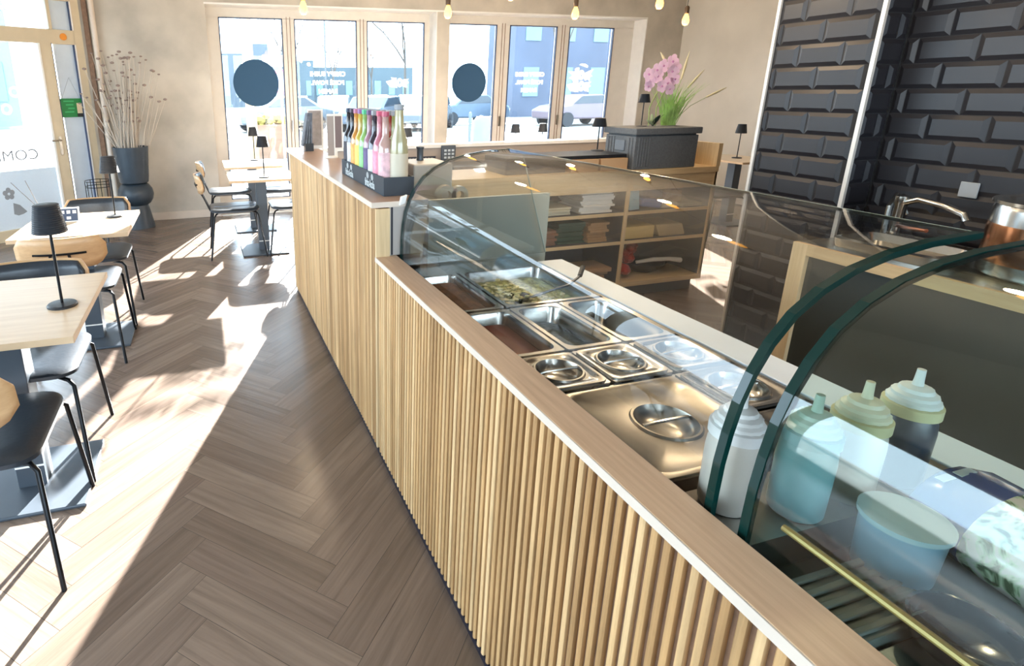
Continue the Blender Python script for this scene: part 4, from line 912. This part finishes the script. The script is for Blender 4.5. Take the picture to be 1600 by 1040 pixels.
# ---------------------------------------------------------------- planter, dried stems, wire basket
pc = (-.81, 7.03, 0)
t = thing('tall_planter', 'tall dark planter shaped as cup, ball and cone by the far wall', 'planter', pc)
b = MB(); b.lathe([(0, 0), (.172, 0), (.172, .01), (.125, .265)], pc, 40); build('cone_foot', b, M_pot, t, smooth=True)
b = MB(); b.lathe([(.12, .262), (.155, .285), (.185, .33), (.197, .39), (.185, .45), (.155, .495), (.13, .515)], pc, 40); build('ball', b, M_pot, t, smooth=True)
b = MB(); b.lathe([(.125, .512), (.155, .53), (.165, .60), (.192, .93), (.178, .93), (.15, .62), (0, .6)], pc, 40); build('cup', b, M_pot, t, smooth=True)
t = thing('dried_stems', 'bunch of dried thistle stems standing in the tall planter', 'dried plant', (-.81, 7.03, .85))
rr = random.Random(4); b = MB(); hd = []
for k in range(72):
    a = rr.uniform(0, 2*PI); r0 = rr.uniform(0, .13); sp = rr.gauss(-.05, .12); sy = rr.gauss(0, .07); h = rr.uniform(.45, 1.05)
    p0 = Vector((pc[0]+r0*math.cos(a), pc[1]+r0*math.sin(a), .70)); p1 = p0+Vector((sp*.5, sy*.5, h*.55)); p2 = p0+Vector((sp*1.25, sy, h+.2))
    p2.y = min(p2.y, 7.28); b.tube([p0, p1, p2], [.006, .005, .003], 5); hd.append(p2)
    if k % 3 == 0:
        q = p1+Vector((rr.uniform(-.05, .05), rr.uniform(-.03, .03), .2)); b.tube([p1, q], .002, 4); hd.append(q)
o2 = build('stems', b, M_dry, t, smooth=True); o2['kind'] = 'stuff'
b = MB()
for p in hd: b.ball(p, .014 if rr.random() < .6 else .020, 6, 1.2, 1, .7)
o2 = build('seed_heads', b, M_dryh, t); o2['kind'] = 'stuff'
t = thing('wire_stand', 'black wire stand with round top left of the tall planter', 'stand', (-1.1, 6.72, 0))
b = MB(); ctr = (-1.12, 6.6)
for z, r in ((.62, .13), (.56, .13), (.36, .13)):
    b.tube([(ctr[0]+r*math.cos(k*PI/12), ctr[1]+r*math.sin(k*PI/12), z) for k in range(25)], .004, 6, caps=False)
for k in range(8): b.tube([(ctr[0]+.13*math.cos(k*PI/4), ctr[1]+.13*math.sin(k*PI/4), .62), (ctr[0]+.13*math.cos(k*PI/4), ctr[1]+.13*math.sin(k*PI/4), .0)], .004, 6)
build('wire_frame', b, M_black, t, smooth=True)
b = MB(); b.lathe([(0, 0), (.125, 0), (.125, .03), (0, .03)], (ctr[0], ctr[1], .345), 24); build('shelf_disc', b, M_blackp, t, smooth=True)

# ---------------------------------------------------------------- bulbs hanging on cords
def mk_bulb(label, loc):
    t = thing('pendant_bulb', label, 'lamp', loc, 0, 'filament bulbs hanging in front of the windows')
    b = MB(); b.lathe([(0, 0), (.018, .004), (.029, .025), (.030, .045), (.022, .075), (.013, .095), (.012, .105)], (0, 0, 0), 20)
    o = build('bulb_glass', b, mat('bulb_glow', 'ffb24d', .3, emit=3.2), t, local=True, smooth=True)
    b = MB(); b.tube([(0, 0, .02), (0, 0, .075)], .007, 8); f = build('filament', b, mat('filament', 'ffe9b0', .3, emit=60), o, local=True)
    b = MB(); b.lathe([(.014, .10), (.020, .105), (.021, .15), (.012, .165), (0, .166)], (0, 0, 0), 18); build('socket', b, mat('bronze_socket', '5b4a3c', .4, .5), t, local=True, smooth=True)
    b = MB(); b.tube([(0, 0, .16), (0, 0, 3.0-loc[2])], .0028, 6); build('cord', b, M_blackp, t, local=True)
    return t
BL = [((.79, 4.5, 2.055), 'glowing bulb above the gap between first and second window pane'), ((1.95, 4.5, 2.06), 'glowing bulb in front of the plaster pier'), ((3.12, 4.5, 2.085), 'glowing bulb before the right window bay'),
      ((3.62, 4.1, 2.13), 'glowing bulb cut by the top edge over the corner'), ((4.28, 4.5, 2.065), 'glowing bulb hanging in front of the right corner wall'), ((2.75, 4.95, 2.28), 'glowing bulb almost hidden above the top edge'),
      ((1.35, 3.1, 2.22), 'bulb above the far end of the glass case, seen mirrored in the glass'), ((2.15, 2.5, 2.22), 'bulb above the staff aisle, seen mirrored in the glass'), ((1.45, 1.7, 2.25), 'bulb above the middle of the food pans, seen mirrored in the glass'), ((2.0, 1.0, 2.3), 'bulb above the steel worktop, seen mirrored in the glass')]
B0 = mk_bulb(BL[0][1], BL[0][0])
for p, lab in BL[1:]:
    q = dup(B0, p, 0, lab)
    for ch in q.children:
        if ch.name.startswith('cord'): ch.scale = (1, 1, (3.0-p[2])/(3.0-BL[0][0][2]))
for p, lab in BL:
    d = bpy.data.lights.new('bulb_light', 'POINT'); d.energy = 8 if p[1] > 3.9 else 9; d.color = (1, .76, .50); d.shadow_soft_size = .035
    o = bpy.data.objects.new('bulb_light', d); o.location = (p[0], p[1], p[2]-.06); col.objects.link(o)

# ---------------------------------------------------------------- outside
b = MB(); b.box(-90, 160, 7.75, 200, -.3, -.10); b.box(-90, -4.1, -60, 7.75, -.3, -.10); b.box(-4.1, 20, -60, -3.2, -.3, -.10); o = struct('ground', b, M_asph)
def building(label, x0, x1, y0, y1, h, m, wins=0, step=None):
    t = thing('office_building', label, 'building', ((x0+x1)/2, y0, -.1))
    b = MB(); b.box(x0, x1, y0, y1, -.1, h)
    if step: b.box(*step)
    build('walls', b, m, t)
    if wins:
        W = (x1-x0)/wins; nz = max(1, int(h/3.4))
        for i in range(wins):
            for j in range(nz):
                b = MB(); b.box(x0+W*(i+.28), x0+W*(i+.72), y0-.05, y0+.1, 1.2+j*3.4, 3.0+j*3.4); build('window', b, mat('far_window', '66828f', .8), t)
    return t
M_bA = mat('haze_grey_facade', '545d65', .9, noise=.1, scale=.3); M_bB = mat('green_grey_facade', '4a575e', .9, noise=.1, scale=.3); M_bC = mat('brick_facade', '4b5363', .9, noise=.12, scale=.5)
building('grey block with stepped roof seen through the leftmost pane', 2.5, 9.6, 72, 80, 6.0, M_bA, 5, (6.0, 8.2, 72, 79, 6.0, 7.1))
building('low greenish block behind the parked cars', 9.8, 14.0, 74, 84, 5.4, M_bB, 3, (9.8, 11.6, 74, 80, 5.4, 6.2))
building('long low greenish block behind the bare trees', 14.1, 28, 76, 86, 4.7, M_bB, 7)
building('tall brick block filling the right window panes', 19.4, 42, 34, 37.6, 11, M_bC, 9)
building('grey house far left outside the entrance door', -26, -14, 30, 40, 7, M_bA, 4)
building('narrow teal house seen through the entrance door', -11.5, -8.4, 32, 40, 6.2, mat('teal_facade', '6f7f83', .9), 2)
def car(label, x, y, rz, c, s=1):
    t = thing('parked_car', label, 'car', (x, y, -.1), rz, 'cars parked outside')
    prof = [(-2.1, .35), (-2.15, .75), (-1.7, .95), (-1.1, 1.02), (-.55, 1.42), (.75, 1.46), (1.45, 1.05), (2.05, .92), (2.15, .6), (2.1, .32)]
    b = MB(); b.prism([(p[0], -.82, p[1]) for p in prof], (0, 1.64, 0), 0); build('car_body', b, c, t, local=True, bevel=.08)
    wp = [(-.98, 1.03), (-.5, 1.38), (.7, 1.41), (1.25, 1.06)]
    b = MB(); b.prism([(p[0], -.835, p[1]) for p in wp], (0, 1.67, 0), 0); build('car_windows', b, mat('car_glass', '2b3640', .1), t, local=True)
    for wx in (-1.35, 1.3):
        for sy in (-1, 1):
            b = MB(); a = [(wx+.33*math.cos(k*PI/10), sy*.85-.1, .33+.33*math.sin(k*PI/10)) for k in range(20)]; b.prism(a, (0, .2, 0), 0); build('wheel', b, mat('tyre', '20242a', .7), t, local=True)
    b = MB(); b.box(2.08, 2.17, -.7, -.45, .62, .76); b.box(2.08, 2.17, .45, .7, .62, .76); build('headlights', b, M_white, t, local=True)
    return t
cs = [mat('car_silver', '6f777d', .25, .4), mat('car_blue', '4d5c6c', .25, .3), mat('car_white', '9aa0a4', .25), mat('car_dark', '3a4650', .25, .3), mat('car_red', '6a5f68', .3)]
for i, (x, y, rz, c, lab) in enumerate(((3.4, 25.5, .25, 0, 'silver car outside beyond the wooden planter, left of its row'), (13.1, 27.5, .1, 1, 'blue car outside under the round disc of the right bay'), (17.6, 24.5, .1, 4, 'dark mauve car outside at the right window joint'), (15.8, 33, .1, 3, 'dark car outside in front of the brick block'),
        (4.6, 31, 1.3, 3, 'leftmost of the cars parked nose first outside the first bay'), (6.9, 31, 1.3, 0, 'second car from the left parked nose first outside'), (9.2, 31, 1.3, 1, 'third car from the left parked nose first outside'), (11.5, 31, 1.3, 2, 'rightmost of the cars parked nose first outside the first bay'),
        (7.3, 24.6, .9, 1, 'blue car outside seen just above the leaflet holder'), (9.7, 24.4, 1.0, 0, 'silver car outside seen behind the drink bottles'))):
    car(lab, x, y, rz, cs[c])
def tree(label, x, y, h, seed):
    t = thing('bare_tree', label, 'tree', (x, y, -.1)); r = random.Random(seed); b = MB()
    def grow(p, d, L, rad, n):
        q = p+d*L; m_ = (p+q)/2+Vector((r.uniform(-.05, .05)*L, 0, 0)); b.tube([p, m_, q], [rad, rad*.85, rad*.6], 5, False)
        if n == 0: return
        for _ in range(3 if n > 1 else 2):
            nd = (d+Vector((r.uniform(-.7, .7), r.uniform(-.5, .5), r.uniform(.0, .35)))).normalized(); grow(q, nd, L*r.uniform(.55, .75), rad*.55, n-1)
    grow(Vector((x, y, -.1)), Vector((0, 0, 1)), h*.38, .12, 5); build('trunk_and_branches', b, mat('bark', '4a4642', .9), t)
for i, (x, y, h, lab) in enumerate(((13.1, 37, 9, 'bare tree outside left of the right window bay disc'), (7.0, 46, 8, 'bare tree outside behind the window lettering'), (11.6, 52, 8, 'slim bare tree outside in the third pane'), (17.5, 60, 8, 'bare tree outside near the plaster pier'), (20.0, 30, 8, 'bare tree outside before the brick block'), (-8, 24, 8, 'bare tree outside the entrance door'))):
    tree(lab, x, y, h, 30+i)
for i, (x, y, h) in enumerate(((6.1, 40, 9), (8.4, 40, 9.5), (11.0, 41, 9))):
    b = MB(); b.tube([(x, y, -.1), (x, y, h)], .06, 6); single('street_mast', b, mat('mast_grey', '555a60', .6), ('left', 'middle', 'right')[i]+' one of three slim masts outside above the cars', 'mast')
b = MB(); b.box(.70, .86, 9.6, 9.76, -.1, 3.4); single('canopy_post', b, mat('pale_post', '8d7f66', .7), 'pale wooden post standing outside behind the round disc', 'post')
t = thing('road_sign', 'round red no parking sign with white plate on a pole outside', 'road sign', (1.78, 14.0, -.1))
b = MB(); b.tube([(1.86, 14, -.1), (1.86, 14, 2.6)], .03, 8); build('sign_pole', b, M_steelb, t)
b = MB(); b.prism([(1.86+.28*math.cos(k*PI/14), 13.96, 1.75+.28*math.sin(k*PI/14)) for k in range(28)], (0, .02, 0), 0); sd = build('sign_disc', b, mat('sign_red', 'a03a50', .5), t)
b = MB(); b.prism([(1.86+.2*math.cos(k*PI/14), 13.95, 1.75+.2*math.sin(k*PI/14)) for k in range(28)], (0, .01, 0), 0); build('disc_field', b, mat('sign_blue', '9aa5d8', .5), sd)
b = MB(); b.box(1.45, 2.2, 13.96, 13.98, 2.1, 2.35); build('name_plate', b, M_white, t)
t = thing('wooden_planter', 'low wooden planter box with yellow plants outside the first pane', 'planter', (1.9, 15, -.1))
b = MB(); b.box(1.2, 2.3, 14.6, 15.4, -.1, .75); build('planter_box', b, wood('larch', '6e5646', '7d6554', 'X', 1), t)
b = MB()
for k in range(60): b.ball((rr.uniform(1.2, 2.3), rr.uniform(14.5, 15.3), .78+rr.random()*.15), .09, 6)
o2 = build('planting', b, mat('yellow_plants', '8c8448', .9), t); o2['kind'] = 'stuff'
for i, (x, y) in enumerate(((8.0, 16.5), (9.6, 17.5), (7.1, 14))):
    b = MB(); b.tube([(x, y, -.1), (x, y, .85)], .05, 10); b.ball((x, y, .86), .05, 8); single('bollard', b, mat('bollard_grey', '545e68', .6), ('left', 'right', 'nearest')[i]+' one of the grey bollards on the pavement outside', 'bollard')
b = MB(); b.lathe([(0, 0), (.28, 0), (.28, .95), (.2, 1.05), (0, 1.06)], (6.3, 12.2, -.1), 20); single('litter_bin', b, mat('bin_bluegrey', '5c6878', .5), 'blue grey litter bin on the pavement outside the right bay', 'bin', smooth=True)
